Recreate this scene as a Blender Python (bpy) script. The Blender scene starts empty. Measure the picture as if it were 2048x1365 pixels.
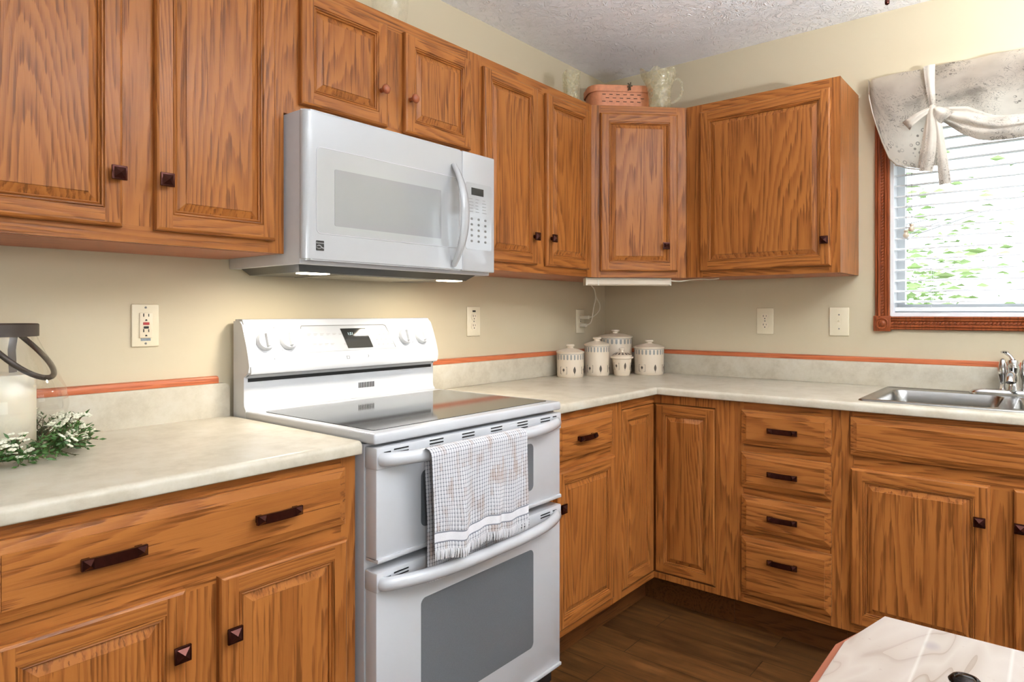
import bpy, bmesh, math, random
from mathutils import Vector, Matrix
random.seed(7)
S = bpy.context.scene
COL = S.collection
PI = math.pi

# ------------------------------------------------------------------ camera, world, exposure
cd = bpy.data.cameras.new('camera'); cam = bpy.data.objects.new('camera', cd); COL.objects.link(cam)
cd.sensor_width = 36; cd.lens = 1335.9 / 2048 * 36; cd.shift_y = -55.83 / 2048; cd.clip_start = 0.02
cam.location = (-3.1075, -1.9042, 1.2161); cam.rotation_euler = (PI / 2, 0, 0.6877 - PI / 2)
S.camera = cam
S.view_settings.view_transform = 'Standard'; S.view_settings.look = 'None'
S.view_settings.gamma = 1; S.view_settings.use_curve_mapping = False
S.view_settings.exposure = 0.09
W = bpy.data.worlds.new('overcast_sky'); S.world = W; W.use_nodes = True
wb = W.node_tree.nodes['Background']; wb.inputs[0].default_value = (0.90, 0.95, 1.0, 1); wb.inputs[1].default_value = 3.4
S.cycles.use_denoising = True
S.cycles.max_bounces = 10; S.cycles.transparent_max_bounces = 24
S.cycles.caustics_reflective = False; S.cycles.caustics_refractive = False
S.cycles.sample_clamp_indirect = 30

def area(name, loc, rot, sx, sy, power, col=(1, 1, 1), shape='RECTANGLE', portal=False, parent=None, spread=None):
    l = bpy.data.lights.new(name, 'AREA'); l.shape = shape; l.size = sx
    if shape in ('RECTANGLE', 'ELLIPSE'): l.size_y = sy
    l.energy = power; l.color = col
    if spread: l.spread = spread
    if portal: l.cycles.is_portal = True
    o = bpy.data.objects.new(name, l); COL.objects.link(o); o.location = loc; o.rotation_euler = rot
    if parent: o.parent = parent
    return o
WIN = (-2.283, -1.363, 1.2026, 2.085)      # window opening in the right wall: y0,y1,z0,z1
FILL_PATIO = (-5.2, -2.4, 0.05, 2.1)              # added patio door behind the camera, sized for daylight fill: x0,x1,z0,z1
# daylight through the kitchen window and the added patio door behind the camera
area('window_daylight_portal', (0.13, (WIN[0] + WIN[1]) / 2, (WIN[2] + WIN[3]) / 2), (0, PI / 2, 0), WIN[3] - WIN[2], WIN[1] - WIN[0], 1, portal=True)
area('patio_fill_portal', ((FILL_PATIO[0] + FILL_PATIO[1]) / 2, -4.66, (FILL_PATIO[2] + FILL_PATIO[3]) / 2), (PI / 2, 0, 0), FILL_PATIO[1] - FILL_PATIO[0], FILL_PATIO[3] - FILL_PATIO[2], 1, portal=True)
# added fill lamps out of view (bowl uplight, globe) and the lamp over the sink
# (all give their light from their own glowing parts)
FILL_BOWL = (-1.70, -2.80, 1.50); FILL_GLOBE = (-3.5, -2.7, 1.58); LAMP_SINK = (-0.55, -1.66, 2.33)
FILL_BOWL_UP, FILL_GLOBE_STRENGTH, SINK_STRENGTH = 1350.0, 60.0, 3.5
for xx in (-2.015, -1.475):
    area('hood_light', (xx, -0.285, 1.3235), (0, 0, 0), 0.07, 0.05, 2.3, (1.0, 0.93, 0.80))

# ------------------------------------------------------------------ material helpers
def NT(name):
    m = bpy.data.materials.new(name); m.use_nodes = True
    return m, m.node_tree, m.node_tree.nodes['Principled BSDF']
def nd(nt, t, **k):
    n = nt.nodes.new(t)
    for a, b in k.items():
        if a == 'inp':
            for i, v in b.items():
                if hasattr(v, 'is_linked'): nt.links.new(v, n.inputs[i])
                else: n.inputs[i].default_value = v
        else: setattr(n, a, b)
    return n
def lin(r, g, b):
    f = lambda c: (c / 255 / 12.92) if c / 255 <= .04045 else ((c / 255 + .055) / 1.055) ** 2.4
    return (f(r), f(g), f(b), 1)
def math_n(nt, op, a, b=None, c=None):
    d = {0: a}
    if b is not None: d[1] = b
    if c is not None: d[2] = c
    return nd(nt, 'ShaderNodeMath', operation=op, inp=d).outputs[0]
def mixc(nt, f, a, b, mode='MIX'):
    n = nd(nt, 'ShaderNodeMix', data_type='RGBA', blend_type=mode)
    for i, v in ((0, f), (6, a), (7, b)):
        if hasattr(v, 'is_linked'): nt.links.new(v, n.inputs[i])
        else: n.inputs[i].default_value = v
    return n.outputs[2]
def ramp(nt, fac, stops):
    n = nd(nt, 'ShaderNodeValToRGB', inp={0: fac}); r = n.color_ramp
    while len(r.elements) < len(stops): r.elements.new(0.5)
    for e, (p, c) in zip(r.elements, stops):
        e.position = p; e.color = c if len(c) == 4 else (*c, 1)
    return n.outputs[0]
def smat(name, rgb, rough=0.5, metal=0.0, coat=0.0, spec=0.5, noise=0.0, nscale=40, bump=0.0, bscale=200, trans=0):
    m, nt, b = NT(name)
    c = lin(*rgb)
    b.inputs['Base Color'].default_value = c; b.inputs['Roughness'].default_value = rough
    b.inputs['Metallic'].default_value = metal; b.inputs['Coat Weight'].default_value = coat
    b.inputs['Coat Roughness'].default_value = 0.08
    b.inputs['Specular IOR Level'].default_value = spec
    if trans: b.inputs['Transmission Weight'].default_value = trans
    tc = nd(nt, 'ShaderNodeTexCoord').outputs['Object']
    if noise:
        n = nd(nt, 'ShaderNodeTexNoise', inp={0: tc, 'Scale': nscale, 'Detail': 4.0}).outputs['Fac']
        d = tuple(x * (1 - noise) for x in c[:3]) + (1,); e = tuple(min(1, x * (1 + noise)) for x in c[:3]) + (1,)
        nt.links.new(ramp(nt, n, [(0.3, d), (0.7, e)]), b.inputs['Base Color'])
    if bump:
        n = nd(nt, 'ShaderNodeTexNoise', inp={0: tc, 'Scale': bscale, 'Detail': 3.0}).outputs['Fac']
        bp = nd(nt, 'ShaderNodeBump', inp={'Strength': bump, 'Distance': 0.002, 'Height': n})
        nt.links.new(bp.outputs[0], b.inputs['Normal'])
    return m
def emit(name, rgb, s):
    m = bpy.data.materials.new(name); m.use_nodes = True; nt = m.node_tree; nt.nodes.clear()
    e = nd(nt, 'ShaderNodeEmission', inp={0: lin(*rgb), 1: s}); o = nd(nt, 'ShaderNodeOutputMaterial')
    nt.links.new(e.outputs[0], o.inputs[0]); return m

def oak(name, light, dark, deep, rough=0.30, contrast=1.0, bump=0.4):
    """oak with cathedral figure; grain runs along local z, or along x where the face attribute 'horiz' is 1"""
    m, nt, b = NT(name)
    tc = nd(nt, 'ShaderNodeTexCoord').outputs['Object']
    sp = nd(nt, 'ShaderNodeSeparateXYZ', inp={0: tc})
    sw = nd(nt, 'ShaderNodeCombineXYZ', inp={0: sp.outputs[2], 1: sp.outputs[1], 2: sp.outputs[0]}).outputs[0]
    hz = nd(nt, 'ShaderNodeAttribute', attribute_name='horiz').outputs['Fac']
    pc = nd(nt, 'ShaderNodeAttribute', attribute_name='piece').outputs['Fac']
    rnd = nd(nt, 'ShaderNodeObjectInfo').outputs['Random']
    mv = nd(nt, 'ShaderNodeMix', data_type='VECTOR')
    nt.links.new(hz, mv.inputs[0]); nt.links.new(tc, mv.inputs[4]); nt.links.new(sw, mv.inputs[5])
    off = math_n(nt, 'ADD', math_n(nt, 'MULTIPLY', pc, 3.71), math_n(nt, 'MULTIPLY', rnd, 23.0))
    ov = nd(nt, 'ShaderNodeCombineXYZ', inp={0: off, 1: math_n(nt, 'MULTIPLY', off, 0.37), 2: math_n(nt, 'MULTIPLY', off, 1.91)}).outputs[0]
    P = nd(nt, 'ShaderNodeVectorMath', operation='ADD', inp={0: mv.outputs[1], 1: ov}).outputs[0]
    def st(x, y, z): return nd(nt, 'ShaderNodeVectorMath', operation='MULTIPLY', inp={0: P, 1: (x, y, z)}).outputs[0]
    n1 = nd(nt, 'ShaderNodeTexNoise', inp={0: st(5.2, 5.2, 0.55), 'Scale': 1.0, 'Detail': 1.5, 'Roughness': 0.4}).outputs['Fac']
    wob = nd(nt, 'ShaderNodeTexNoise', inp={0: st(60, 60, 5), 'Scale': 1.0, 'Detail': 2.0}).outputs['Fac']
    px = nd(nt, 'ShaderNodeSeparateXYZ', inp={0: P}).outputs[0]
    fib = nd(nt, 'ShaderNodeTexNoise', inp={0: st(420, 420, 14), 'Scale': 1.0, 'Detail': 2.0, 'Roughness': 0.6}).outputs['Fac']
    fib2 = nd(nt, 'ShaderNodeTexNoise', inp={0: st(150, 150, 5), 'Scale': 1.0, 'Detail': 3.0, 'Roughness': 0.6}).outputs['Fac']
    v = math_n(nt, 'ADD', math_n(nt, 'MULTIPLY', n1, 30.0), math_n(nt, 'ADD', math_n(nt, 'MULTIPLY', px, 22.0), math_n(nt, 'ADD', math_n(nt, 'MULTIPLY', wob, 0.7), math_n(nt, 'MULTIPLY', fib2, 0.9))))
    fr = math_n(nt, 'FRACT', v)
    big = nd(nt, 'ShaderNodeTexNoise', inp={0: st(7, 7, 1.5), 'Scale': 1.0, 'Detail': 2.0}).outputs['Fac']
    L, D, E = lin(*light), lin(*dark), lin(*deep)
    ring = ramp(nt, fr, [(0.0, (0.8, .8, .8)), (0.10, (1, 1, 1)), (0.40, (0.6, .6, .6)), (0.62, (0.12, .12, .12)), (0.93, (0, 0, 0)), (1.0, (0.8, .8, .8))])
    f = math_n(nt, 'MULTIPLY', ring, math_n(nt, 'ADD', 0.15, math_n(nt, 'MULTIPLY', fib, 1.15)))
    f = math_n(nt, 'MULTIPLY', f, 0.85 * contrast)
    c = mixc(nt, f, L, D)
    pore = ramp(nt, math_n(nt, 'ADD', fib2, math_n(nt, 'MULTIPLY', ring, 0.10)), [(0.57, (0, 0, 0)), (0.70, (1, 1, 1))])
    c = mixc(nt, math_n(nt, 'MULTIPLY', pore, 0.6), c, E)
    c = mixc(nt, math_n(nt, 'MULTIPLY', ramp(nt, big, [(0.35, (0, 0, 0)), (0.7, (1, 1, 1))]), 0.22), c, D)
    nt.links.new(c, b.inputs['Base Color'])
    b.inputs['Roughness'].default_value = rough; b.inputs['Specular IOR Level'].default_value = 0.22
    h = math_n(nt, 'SUBTRACT', fib, math_n(nt, 'ADD', math_n(nt, 'MULTIPLY', pore, 0.8), math_n(nt, 'MULTIPLY', ring, 0.5)))
    bp = nd(nt, 'ShaderNodeBump', inp={'Strength': bump, 'Distance': 0.0006, 'Height': h})
    nt.links.new(bp.outputs[0], b.inputs['Normal'])
    return m

M = {}
M['oak'] = oak('oak', (170, 106, 51), (132, 74, 32), (78, 40, 15))
M['oakdark'] = oak('oak_underside', (186, 108, 68), (160, 88, 52), (120, 62, 36), contrast=0.6)
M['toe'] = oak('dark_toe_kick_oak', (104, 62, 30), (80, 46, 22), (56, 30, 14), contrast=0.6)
M['cherry'] = oak('red_oak_trim', (196, 112, 72), (172, 88, 54), (130, 62, 36), rough=0.3, contrast=0.6)
M['casing'] = oak('brown_casing_wood', (150, 78, 42), (118, 56, 28), (84, 38, 18), rough=0.3, contrast=0.6)
M['white'] = smat('white_enamel', (196, 197, 199), 0.22, coat=0.3)
M['white_side'] = smat('white_painted_side', (196, 195, 197), 0.4, noise=0.02)
M['mwwhite'] = smat('white_gloss_plastic', (180, 180, 180), 0.16, coat=0.4)
M['mwpanel'] = smat('white_gloss_glass', (172, 172, 171), 0.06, coat=0.6)
M['mwwin'] = smat('grey_mesh_glass', (150, 150, 149), 0.06, coat=0.5)
M['black'] = smat('black_gap', (10, 10, 11), 0.5)
M['trayblack'] = smat('black_enamel', (20, 20, 20), 0.28)
M['darkmetal'] = smat('dark_grey_plastic', (38, 37, 36), 0.35)
M['ovenglass'] = smat('dotted_oven_glass', (106, 110, 113), 0.17, coat=0.3, noise=0.12, nscale=900)
M['display'] = smat('dark_display_glass', (48, 48, 46), 0.06)
M['grey'] = smat('grey_legend', (120, 118, 114), 0.5)
M['greypale'] = smat('pale_legend', (150, 146, 140), 0.5)
M['bronze'] = smat('dark_red_bronze', (66, 30, 22), 0.22, metal=0.75, spec=0.5, noise=0.25, nscale=120)
M['bronzeblk'] = smat('black_bronze', (26, 20, 17), 0.16, metal=0.8)
M['woodknob'] = smat('red_brown_turned_wood', (158, 84, 48), 0.3)
M['chrome'] = smat('chrome', (215, 215, 215), 0.07, metal=1.0)
M['steel'] = smat('brushed_stainless', (158, 156, 152), 0.24, metal=1.0, bump=0.05, bscale=600)
M['ivory'] = smat('ivory_plastic', (226, 214, 186), 0.25, coat=0.2)
M['ivorylight'] = smat('ivory_receptacle', (224, 210, 184), 0.35)
M['cord'] = smat('white_cord', (212, 203, 184), 0.45)
M['lens'] = smat('frosted_lens', (212, 196, 174), 0.4)
M['red'] = smat('red_button', (168, 44, 44), 0.4)
M['sticker'] = smat('grey_blue_sticker', (128, 136, 142), 0.5, noise=0.4, nscale=700)
M['iron'] = smat('dark_brown_iron', (66, 56, 48), 0.45, metal=0.3)
M['leather'] = smat('brown_strap', (88, 72, 52), 0.6)
M['wax'] = smat('ivory_wax', (222, 212, 190), 0.45)
M['wax'].node_tree.nodes['Principled BSDF'].inputs['Subsurface Weight'].default_value = 0.3
M['wax'].node_tree.nodes['Principled BSDF'].inputs['Subsurface Radius'].default_value = (0.03, 0.02, 0.012)
M['leafg'] = smat('wreath_green', (66, 104, 44), 0.5, noise=0.45, nscale=30)
M['twig'] = smat('twig_brown', (92, 80, 50), 0.7)
M['petal'] = smat('cream_petals', (232, 230, 208), 0.5)
M['ceramic'] = smat('cream_ceramic', (222, 206, 184), 0.3, coat=0.3)
M['stripe'] = smat('grey_blue_glaze', (148, 146, 140), 0.35)
M['motif'] = smat('dark_motif_glaze', (84, 74, 62), 0.4)
M['copper'] = smat('orange_wood_edge', (134, 74, 50), 0.35)
M['bark'] = smat('pale_bark', (150, 150, 152), 0.8)
M['tree'] = smat('spring_leaves', (158, 184, 122), 0.6, noise=0.3, nscale=3)
M['siding'] = smat('pale_blue_siding', (100, 110, 116), 0.7)
M['lawn'] = smat('lawn', (92, 102, 78), 0.9, noise=0.3, nscale=8)
M['vinyl'] = smat('white_vinyl', (236, 238, 240), 0.4)
M['lampglow'] = emit('lit_sink_lamp_glass', (255, 236, 204), SINK_STRENGTH)
M['sinkup'] = emit("lit_sink_lamp_inside", (255, 240, 216), 13.0)
M['fillglobe'] = emit('fill_globe_glow', (244, 250, 255), FILL_GLOBE_STRENGTH)
M['fillbowlup'] = emit('fill_bowl_glow', (238, 246, 255), FILL_BOWL_UP)
M['bowl'] = smat('white_metal_bowl', (200, 200, 198), 0.5)
M['hoodglow'] = emit('lit_hood_lens', (255, 238, 205), 14.0)
M['digits'] = emit('lit_digits', (225, 245, 240), 1.2)
def glassmat(name, tint=(1, 1, 1), dens=0.04, rough=0.0):
    m = bpy.data.materials.new(name); m.use_nodes = True; nt = m.node_tree; nt.nodes.clear()
    t = nd(nt, 'ShaderNodeBsdfTransparent', inp={0: (*tint, 1)})
    g = nd(nt, 'ShaderNodeBsdfGlossy', inp={'Color': (1, 1, 1, 1), 'Roughness': rough})
    lw = nd(nt, 'ShaderNodeLayerWeight', inp={'Blend': 0.5}).outputs['Facing']
    fr = math_n(nt, 'ADD', 0.035, math_n(nt, 'MULTIPLY', math_n(nt, 'POWER', lw, 3.2), 0.5))
    mx = nd(nt, 'ShaderNodeMixShader', inp={0: math_n(nt, 'MINIMUM', math_n(nt, 'ADD', fr, dens), 1.0), 1: t.outputs[0], 2: g.outputs[0]})
    o = nd(nt, 'ShaderNodeOutputMaterial'); nt.links.new(mx.outputs[0], o.inputs[0]); return m
M['glass'] = glassmat('clear_glass', (0.97, 0.97, 0.96), 0.0)
M['pane'] = glassmat('window_pane_glass', (0.98, 1, 1), 0.0)
def cutglass(name, amount, tint):
    m = bpy.data.materials.new(name); m.use_nodes = True; nt = m.node_tree; nt.nodes.clear()
    tc = nd(nt, 'ShaderNodeTexCoord').outputs['Object']
    vo = nd(nt, 'ShaderNodeTexVoronoi', inp={0: tc, 'Scale': 60.0}).outputs['Distance']
    bp = nd(nt, 'ShaderNodeBump', inp={'Strength': 0.5, 'Distance': 0.003, 'Height': vo})
    t = nd(nt, 'ShaderNodeBsdfTransparent', inp={0: (*tint, 1)})
    g = nd(nt, 'ShaderNodeBsdfGlossy', inp={'Roughness': 0.08}); nt.links.new(bp.outputs[0], g.inputs['Normal'])
    d = nd(nt, 'ShaderNodeBsdfTranslucent', inp={0: (0.9, 0.86, 0.7, 1)})
    d2 = nd(nt, 'ShaderNodeBsdfDiffuse', inp={0: (0.85, 0.8, 0.62, 1)})
    dd = nd(nt, 'ShaderNodeMixShader', inp={0: 0.6, 1: d.outputs[0], 2: d2.outputs[0]})
    fr = nd(nt, 'ShaderNodeLayerWeight', inp={'Blend': 0.5}); nt.links.new(bp.outputs[0], fr.inputs['Normal'])
    frv = math_n(nt, 'ADD', 0.03, math_n(nt, 'MULTIPLY', math_n(nt, 'POWER', fr.outputs['Facing'], 4.0), 0.22))
    m1 = nd(nt, 'ShaderNodeMixShader', inp={0: math_n(nt, 'MULTIPLY', vo, amount), 1: t.outputs[0], 2: dd.outputs[0]})
    m2 = nd(nt, 'ShaderNodeMixShader', inp={0: frv, 1: m1.outputs[0], 2: g.outputs[0]})
    o = nd(nt, 'ShaderNodeOutputMaterial'); nt.links.new(m2.outputs[0], o.inputs[0]); return m
M['cut'] = cutglass('cut_glass', 0.42, (0.97, 0.96, 0.90)); M['cutclear'] = cutglass('clear_cut_glass', 0.06, (1, 1, 0.99))

def wall_mat(name, rgb, bump=0.08, scale=240):
    m, nt, b = NT(name); b.inputs['Base Color'].default_value = lin(*rgb); b.inputs['Roughness'].default_value = 0.5
    tc = nd(nt, 'ShaderNodeTexCoord').outputs['Object']
    n = nd(nt, 'ShaderNodeTexNoise', inp={0: tc, 'Scale': scale, 'Detail': 2.0}).outputs['Fac']
    bp = nd(nt, 'ShaderNodeBump', inp={'Strength': bump, 'Distance': 0.001, 'Height': n}); nt.links.new(bp.outputs[0], b.inputs['Normal'])
    return m
M['wall'] = wall_mat('beige_wall_paint', (200, 186, 157))
M['room'] = wall_mat('pale_room_paint', (206, 200, 186))
def ceil_mat():
    m, nt, b = NT('stomped_ceiling'); b.inputs['Base Color'].default_value = lin(246, 245, 245); b.inputs['Roughness'].default_value = 0.6
    tc = nd(nt, 'ShaderNodeTexCoord').outputs['Object']
    w = nd(nt, 'ShaderNodeTexNoise', inp={0: tc, 'Scale': 9.0, 'Detail': 2.0}).outputs['Color']
    p = nd(nt, 'ShaderNodeVectorMath', operation='ADD', inp={0: tc, 1: nd(nt, 'ShaderNodeVectorMath', operation='SCALE', inp={0: w, 'Scale': 0.30}).outputs[0]}).outputs[0]
    a = nd(nt, 'ShaderNodeTexNoise', inp={0: p, 'Scale': 20.0, 'Detail': 2.0, 'Distortion': 1.6}).outputs['Fac']
    r = ramp(nt, a, [(0.44, (0, 0, 0)), (0.5, (1, 1, 1)), (0.56, (0, 0, 0))])
    bp = nd(nt, 'ShaderNodeBump', inp={'Strength': 0.65, 'Distance': 0.006, 'Height': r}); nt.links.new(bp.outputs[0], b.inputs['Normal'])
    return m
M['ceil'] = ceil_mat()
def lam_mat():
    m, nt, b = NT('cream_laminate'); b.inputs['Roughness'].default_value = 0.32; b.inputs['Specular IOR Level'].default_value = 0.3
    tc = nd(nt, 'ShaderNodeTexCoord').outputs['Object']
    a = nd(nt, 'ShaderNodeTexNoise', inp={0: tc, 'Scale': 14.0, 'Detail': 6.0, 'Roughness': 0.7}).outputs['Fac']
    f = nd(nt, 'ShaderNodeTexNoise', inp={0: tc, 'Scale': 160.0, 'Detail': 2.0}).outputs['Fac']
    c = ramp(nt, a, [(0.35, lin(184, 174, 154)), (0.52, lin(197, 188, 169)), (0.7, lin(203, 196, 180))])
    c = mixc(nt, math_n(nt, 'MULTIPLY', ramp(nt, f, [(0.55, (0, 0, 0)), (0.72, (1, 1, 1))]), 0.18), c, lin(190, 178, 156))
    nt.links.new(c, b.inputs['Base Color']); return m
M['lam'] = lam_mat()
def floor_mat():
    m, nt, b = NT('dark_plank_floor'); b.inputs['Roughness'].default_value = 0.4
    tc = nd(nt, 'ShaderNodeTexCoord').outputs['Object']
    rot = nd(nt, 'ShaderNodeMapping', inp={0: tc, 2: (0, 0, PI / 2)}).outputs[0]
    br = nd(nt, 'ShaderNodeTexBrick', offset=0.37, inp={0: rot, 1: (0.25, .25, .25, 1), 2: (0.85, .85, .85, 1), 3: (0, 0, 0, 1), 'Scale': 1.0, 'Mortar Size': 0.0015, 'Brick Width': 1.1, 'Row Height': 0.125})
    s = nd(nt, 'ShaderNodeVectorMath', operation='MULTIPLY', inp={0: tc, 1: (40, 4, 1)}).outputs[0]
    s2 = nd(nt, 'ShaderNodeVectorMath', operation='ADD', inp={0: s, 1: br.outputs[0]}).outputs[0]
    n = nd(nt, 'ShaderNodeTexNoise', inp={0: s2, 'Scale': 1.0, 'Detail': 5.0, 'Roughness': 0.6}).outputs['Fac']
    c = ramp(nt, n, [(0.3, lin(66, 40, 18)), (0.55, lin(104, 66, 32)), (0.75, lin(132, 88, 46))])
    c = mixc(nt, 0.55, c, br.outputs[0], 'MULTIPLY')
    c = mixc(nt, br.outputs[1], c, lin(30, 16, 6))
    nt.links.new(c, b.inputs['Base Color']); return m
M['floor'] = floor_mat()
def cook_mat():
    m, nt, b = NT('speckled_ceramic_glass'); b.inputs['Roughness'].default_value = 0.07; b.inputs['Specular IOR Level'].default_value = 0.5
    tc = nd(nt, 'ShaderNodeTexCoord').outputs['Object']
    n = nd(nt, 'ShaderNodeTexNoise', inp={0: tc, 'Scale': 420.0, 'Detail': 1.0}).outputs['Fac']
    nt.links.new(ramp(nt, n, [(0.4, lin(30, 30, 30)), (0.6, lin(92, 90, 88))]), b.inputs['Base Color']); return m
M['cook'] = cook_mat()
def pine_mat():
    m, nt, b = NT('whitewashed_knotty_pine'); b.inputs['Roughness'].default_value = 0.35
    tc = nd(nt, 'ShaderNodeTexCoord').outputs['Object']
    s = nd(nt, 'ShaderNodeVectorMath', operation='MULTIPLY', inp={0: tc, 1: (3.0, 9, 9)}).outputs[0]
    n = nd(nt, 'ShaderNodeTexNoise', inp={0: s, 'Scale': 1.0, 'Detail': 2.0, 'Distortion': 0.7}).outputs['Fac']
    w = math_n(nt, 'FRACT', math_n(nt, 'MULTIPLY', n, 9.0))
    c = ramp(nt, w, [(0.0, lin(122, 102, 86)), (0.10, lin(144, 129, 116)), (0.55, lin(156, 143, 131)), (1.0, lin(144, 128, 114))])
    yy = nd(nt, 'ShaderNodeSeparateXYZ', inp={0: tc}).outputs[1]
    seam = ramp(nt, math_n(nt, 'FRACT', math_n(nt, 'MULTIPLY', yy, 10.5)), [(0.0, (1, 1, 1)), (0.03, (0, 0, 0)), (0.97, (0, 0, 0)), (1.0, (1, 1, 1))])
    pl = nd(nt, 'ShaderNodeTexWhiteNoise', noise_dimensions='1D', inp={'W': math_n(nt, 'FLOOR', math_n(nt, 'MULTIPLY', yy, 10.5))}).outputs['Value']
    c = mixc(nt, math_n(nt, 'MULTIPLY', pl, 0.35), c, lin(166, 154, 145))
    c = mixc(nt, math_n(nt, 'MULTIPLY', seam, 0.5), c, lin(186, 180, 174))
    vo = nd(nt, 'ShaderNodeTexVoronoi', inp={0: nd(nt, 'ShaderNodeVectorMath', operation='MULTIPLY', inp={0: tc, 1: (1.6, 2.4, 1)}).outputs[0], 'Scale': 5.5}).outputs['Distance']
    kn = ramp(nt, vo, [(0.0, (1, 1, 1)), (0.07, (0.7, .7, .7)), (0.16, (0, 0, 0))])
    c = mixc(nt, math_n(nt, 'MULTIPLY', kn, 0.7), c, lin(118, 106, 108))
    f = nd(nt, 'ShaderNodeTexNoise', inp={0: tc, 'Scale': 70.0, 'Detail': 3.0}).outputs['Fac']
    c = mixc(nt, math_n(nt, 'MULTIPLY', ramp(nt, f, [(0.68, (0, 0, 0)), (0.76, (1, 1, 1))]), 0.4), c, lin(120, 92, 80))
    nt.links.new(c, b.inputs['Base Color']); return m
M['pine'] = pine_mat()
def cloth_mat(name='floral_print_cloth', thin=0.62):
    m = bpy.data.materials.new(name); m.use_nodes = True; nt = m.node_tree; nt.nodes.clear()
    uv = nd(nt, 'ShaderNodeTexCoord').outputs['UV']
    a = nd(nt, 'ShaderNodeTexNoise', inp={0: uv, 'Scale': 16.0, 'Detail': 2.0, 'Distortion': 2.6}).outputs['Fac']
    line = ramp(nt, math_n(nt, 'FRACT', math_n(nt, 'MULTIPLY', a, 6.0)), [(0.0, (1, 1, 1)), (0.10, (0, 0, 0)), (0.90, (0, 0, 0)), (1.0, (1, 1, 1))])
    msk = ramp(nt, nd(nt, 'ShaderNodeTexNoise', inp={0: uv, 'Scale': 5.5, 'Detail': 1.0}).outputs['Fac'], [(0.42, (0, 0, 0)), (0.50, (1, 1, 1))])
    vo = nd(nt, 'ShaderNodeTexVoronoi', inp={0: uv, 'Scale': 46.0}).outputs['Distance']
    dots = ramp(nt, vo, [(0.20, (0, 0, 0)), (0.26, (1, 1, 1)), (0.33, (1, 1, 1)), (0.38, (0, 0, 0))])
    msk2 = ramp(nt, nd(nt, 'ShaderNodeTexNoise', inp={0: uv, 'Scale': 8.0, 'Detail': 0.0}).outputs['Color'], [(0.58, (0, 0, 0)), (0.64, (1, 1, 1))])
    f = math_n(nt, 'MAXIMUM', math_n(nt, 'MULTIPLY', line, msk), math_n(nt, 'MULTIPLY', dots, msk2))
    tone = ramp(nt, nd(nt, 'ShaderNodeTexNoise', inp={0: uv, 'Scale': 6.0, 'Detail': 3.0}).outputs['Fac'], [(0.35, lin(226, 218, 205)), (0.52, lin(212, 203, 190)), (0.68, lin(164, 156, 146))])
    c = mixc(nt, math_n(nt, 'MULTIPLY', f, 0.75), tone, lin(96, 88, 80))
    d = nd(nt, 'ShaderNodeBsdfDiffuse', inp={0: c}); t = nd(nt, 'ShaderNodeBsdfTranslucent', inp={0: c})
    mx = nd(nt, 'ShaderNodeMixShader', inp={0: thin, 1: d.outputs[0], 2: t.outputs[0]})
    o = nd(nt, 'ShaderNodeOutputMaterial'); nt.links.new(mx.outputs[0], o.inputs[0]); return m
M['cloth'] = cloth_mat(); M['cloth2'] = cloth_mat('doubled_floral_cloth', 0.12)
def slat_mat():
    m = bpy.data.materials.new('white_blind_slat'); m.use_nodes = True; nt = m.node_tree; nt.nodes.clear()
    d = nd(nt, 'ShaderNodeBsdfDiffuse', inp={0: (0.85, 0.86, 0.87, 1)}); t = nd(nt, 'ShaderNodeBsdfTranslucent', inp={0: (0.85, 0.86, 0.87, 1)})
    mx = nd(nt, 'ShaderNodeMixShader', inp={0: 0.06, 1: d.outputs[0], 2: t.outputs[0]})
    o = nd(nt, 'ShaderNodeOutputMaterial'); nt.links.new(mx.outputs[0], o.inputs[0]); return m
M['slat'] = slat_mat()
def towel_mat(nu, nv):
    """uv in cells: white woven blocks, dark thread between them, brown blocks in some columns"""
    m, nt, b = NT('woven_check_towel'); b.inputs['Roughness'].default_value = 0.9; b.inputs['Specular IOR Level'].default_value = 0.1
    uv = nd(nt, 'ShaderNodeTexCoord').outputs['UV']; s = nd(nt, 'ShaderNodeSeparateXYZ', inp={0: uv}); U, V = s.outputs[0], s.outputs[1]
    fu = math_n(nt, 'ABSOLUTE', math_n(nt, 'SUBTRACT', math_n(nt, 'FRACT', U), 0.5))
    fv = math_n(nt, 'ABSOLUTE', math_n(nt, 'SUBTRACT', math_n(nt, 'FRACT', V), 0.5))
    joint = math_n(nt, 'MULTIPLY', ramp(nt, fv, [(0.36, (0, 0, 0)), (0.42, (1, 1, 1))]), ramp(nt, fu, [(0.20, (0.25, .25, .25)), (0.36, (1, 1, 1))])); col = ramp(nt, fu, [(0.36, (0, 0, 0)), (0.46, (1, 1, 1))])
    cu = math_n(nt, 'FLOOR', U); cv = math_n(nt, 'FLOOR', V)
    cell = nd(nt, 'ShaderNodeCombineXYZ', inp={0: math_n(nt, 'MULTIPLY', cu, 0.21), 1: math_n(nt, 'MULTIPLY', cv, 0.085)}).outputs[0]
    pn = nd(nt, 'ShaderNodeTexNoise', inp={0: cell, 'Scale': 1.6, 'Detail': 2.0}).outputs['Fac']
    brown = ramp(nt, pn, [(0.52, (0, 0, 0)), (0.66, (1, 1, 1))])
    base = mixc(nt, math_n(nt, 'MULTIPLY', brown, 0.6), lin(206, 204, 206), lin(172, 152, 140))
    thread = mixc(nt, brown, lin(92, 95, 104), lin(104, 78, 64))
    dark = math_n(nt, 'MAXIMUM', math_n(nt, 'MULTIPLY', joint, 0.95), math_n(nt, 'MULTIPLY', col, 0.75))
    nt.links.new(mixc(nt, dark, base, thread), b.inputs['Base Color']); return m
M['towel'] = towel_mat(44, 40)
M['hem'] = smat('white_hem_weave', (222, 220, 222), 0.9, noise=0.06, nscale=500)
M['hemgrey'] = smat('grey_hem_line', (128, 130, 138), 0.9)
M['wicker'] = smat('orange_splint', (204, 132, 92), 0.55, noise=0.12, nscale=60)
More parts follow.
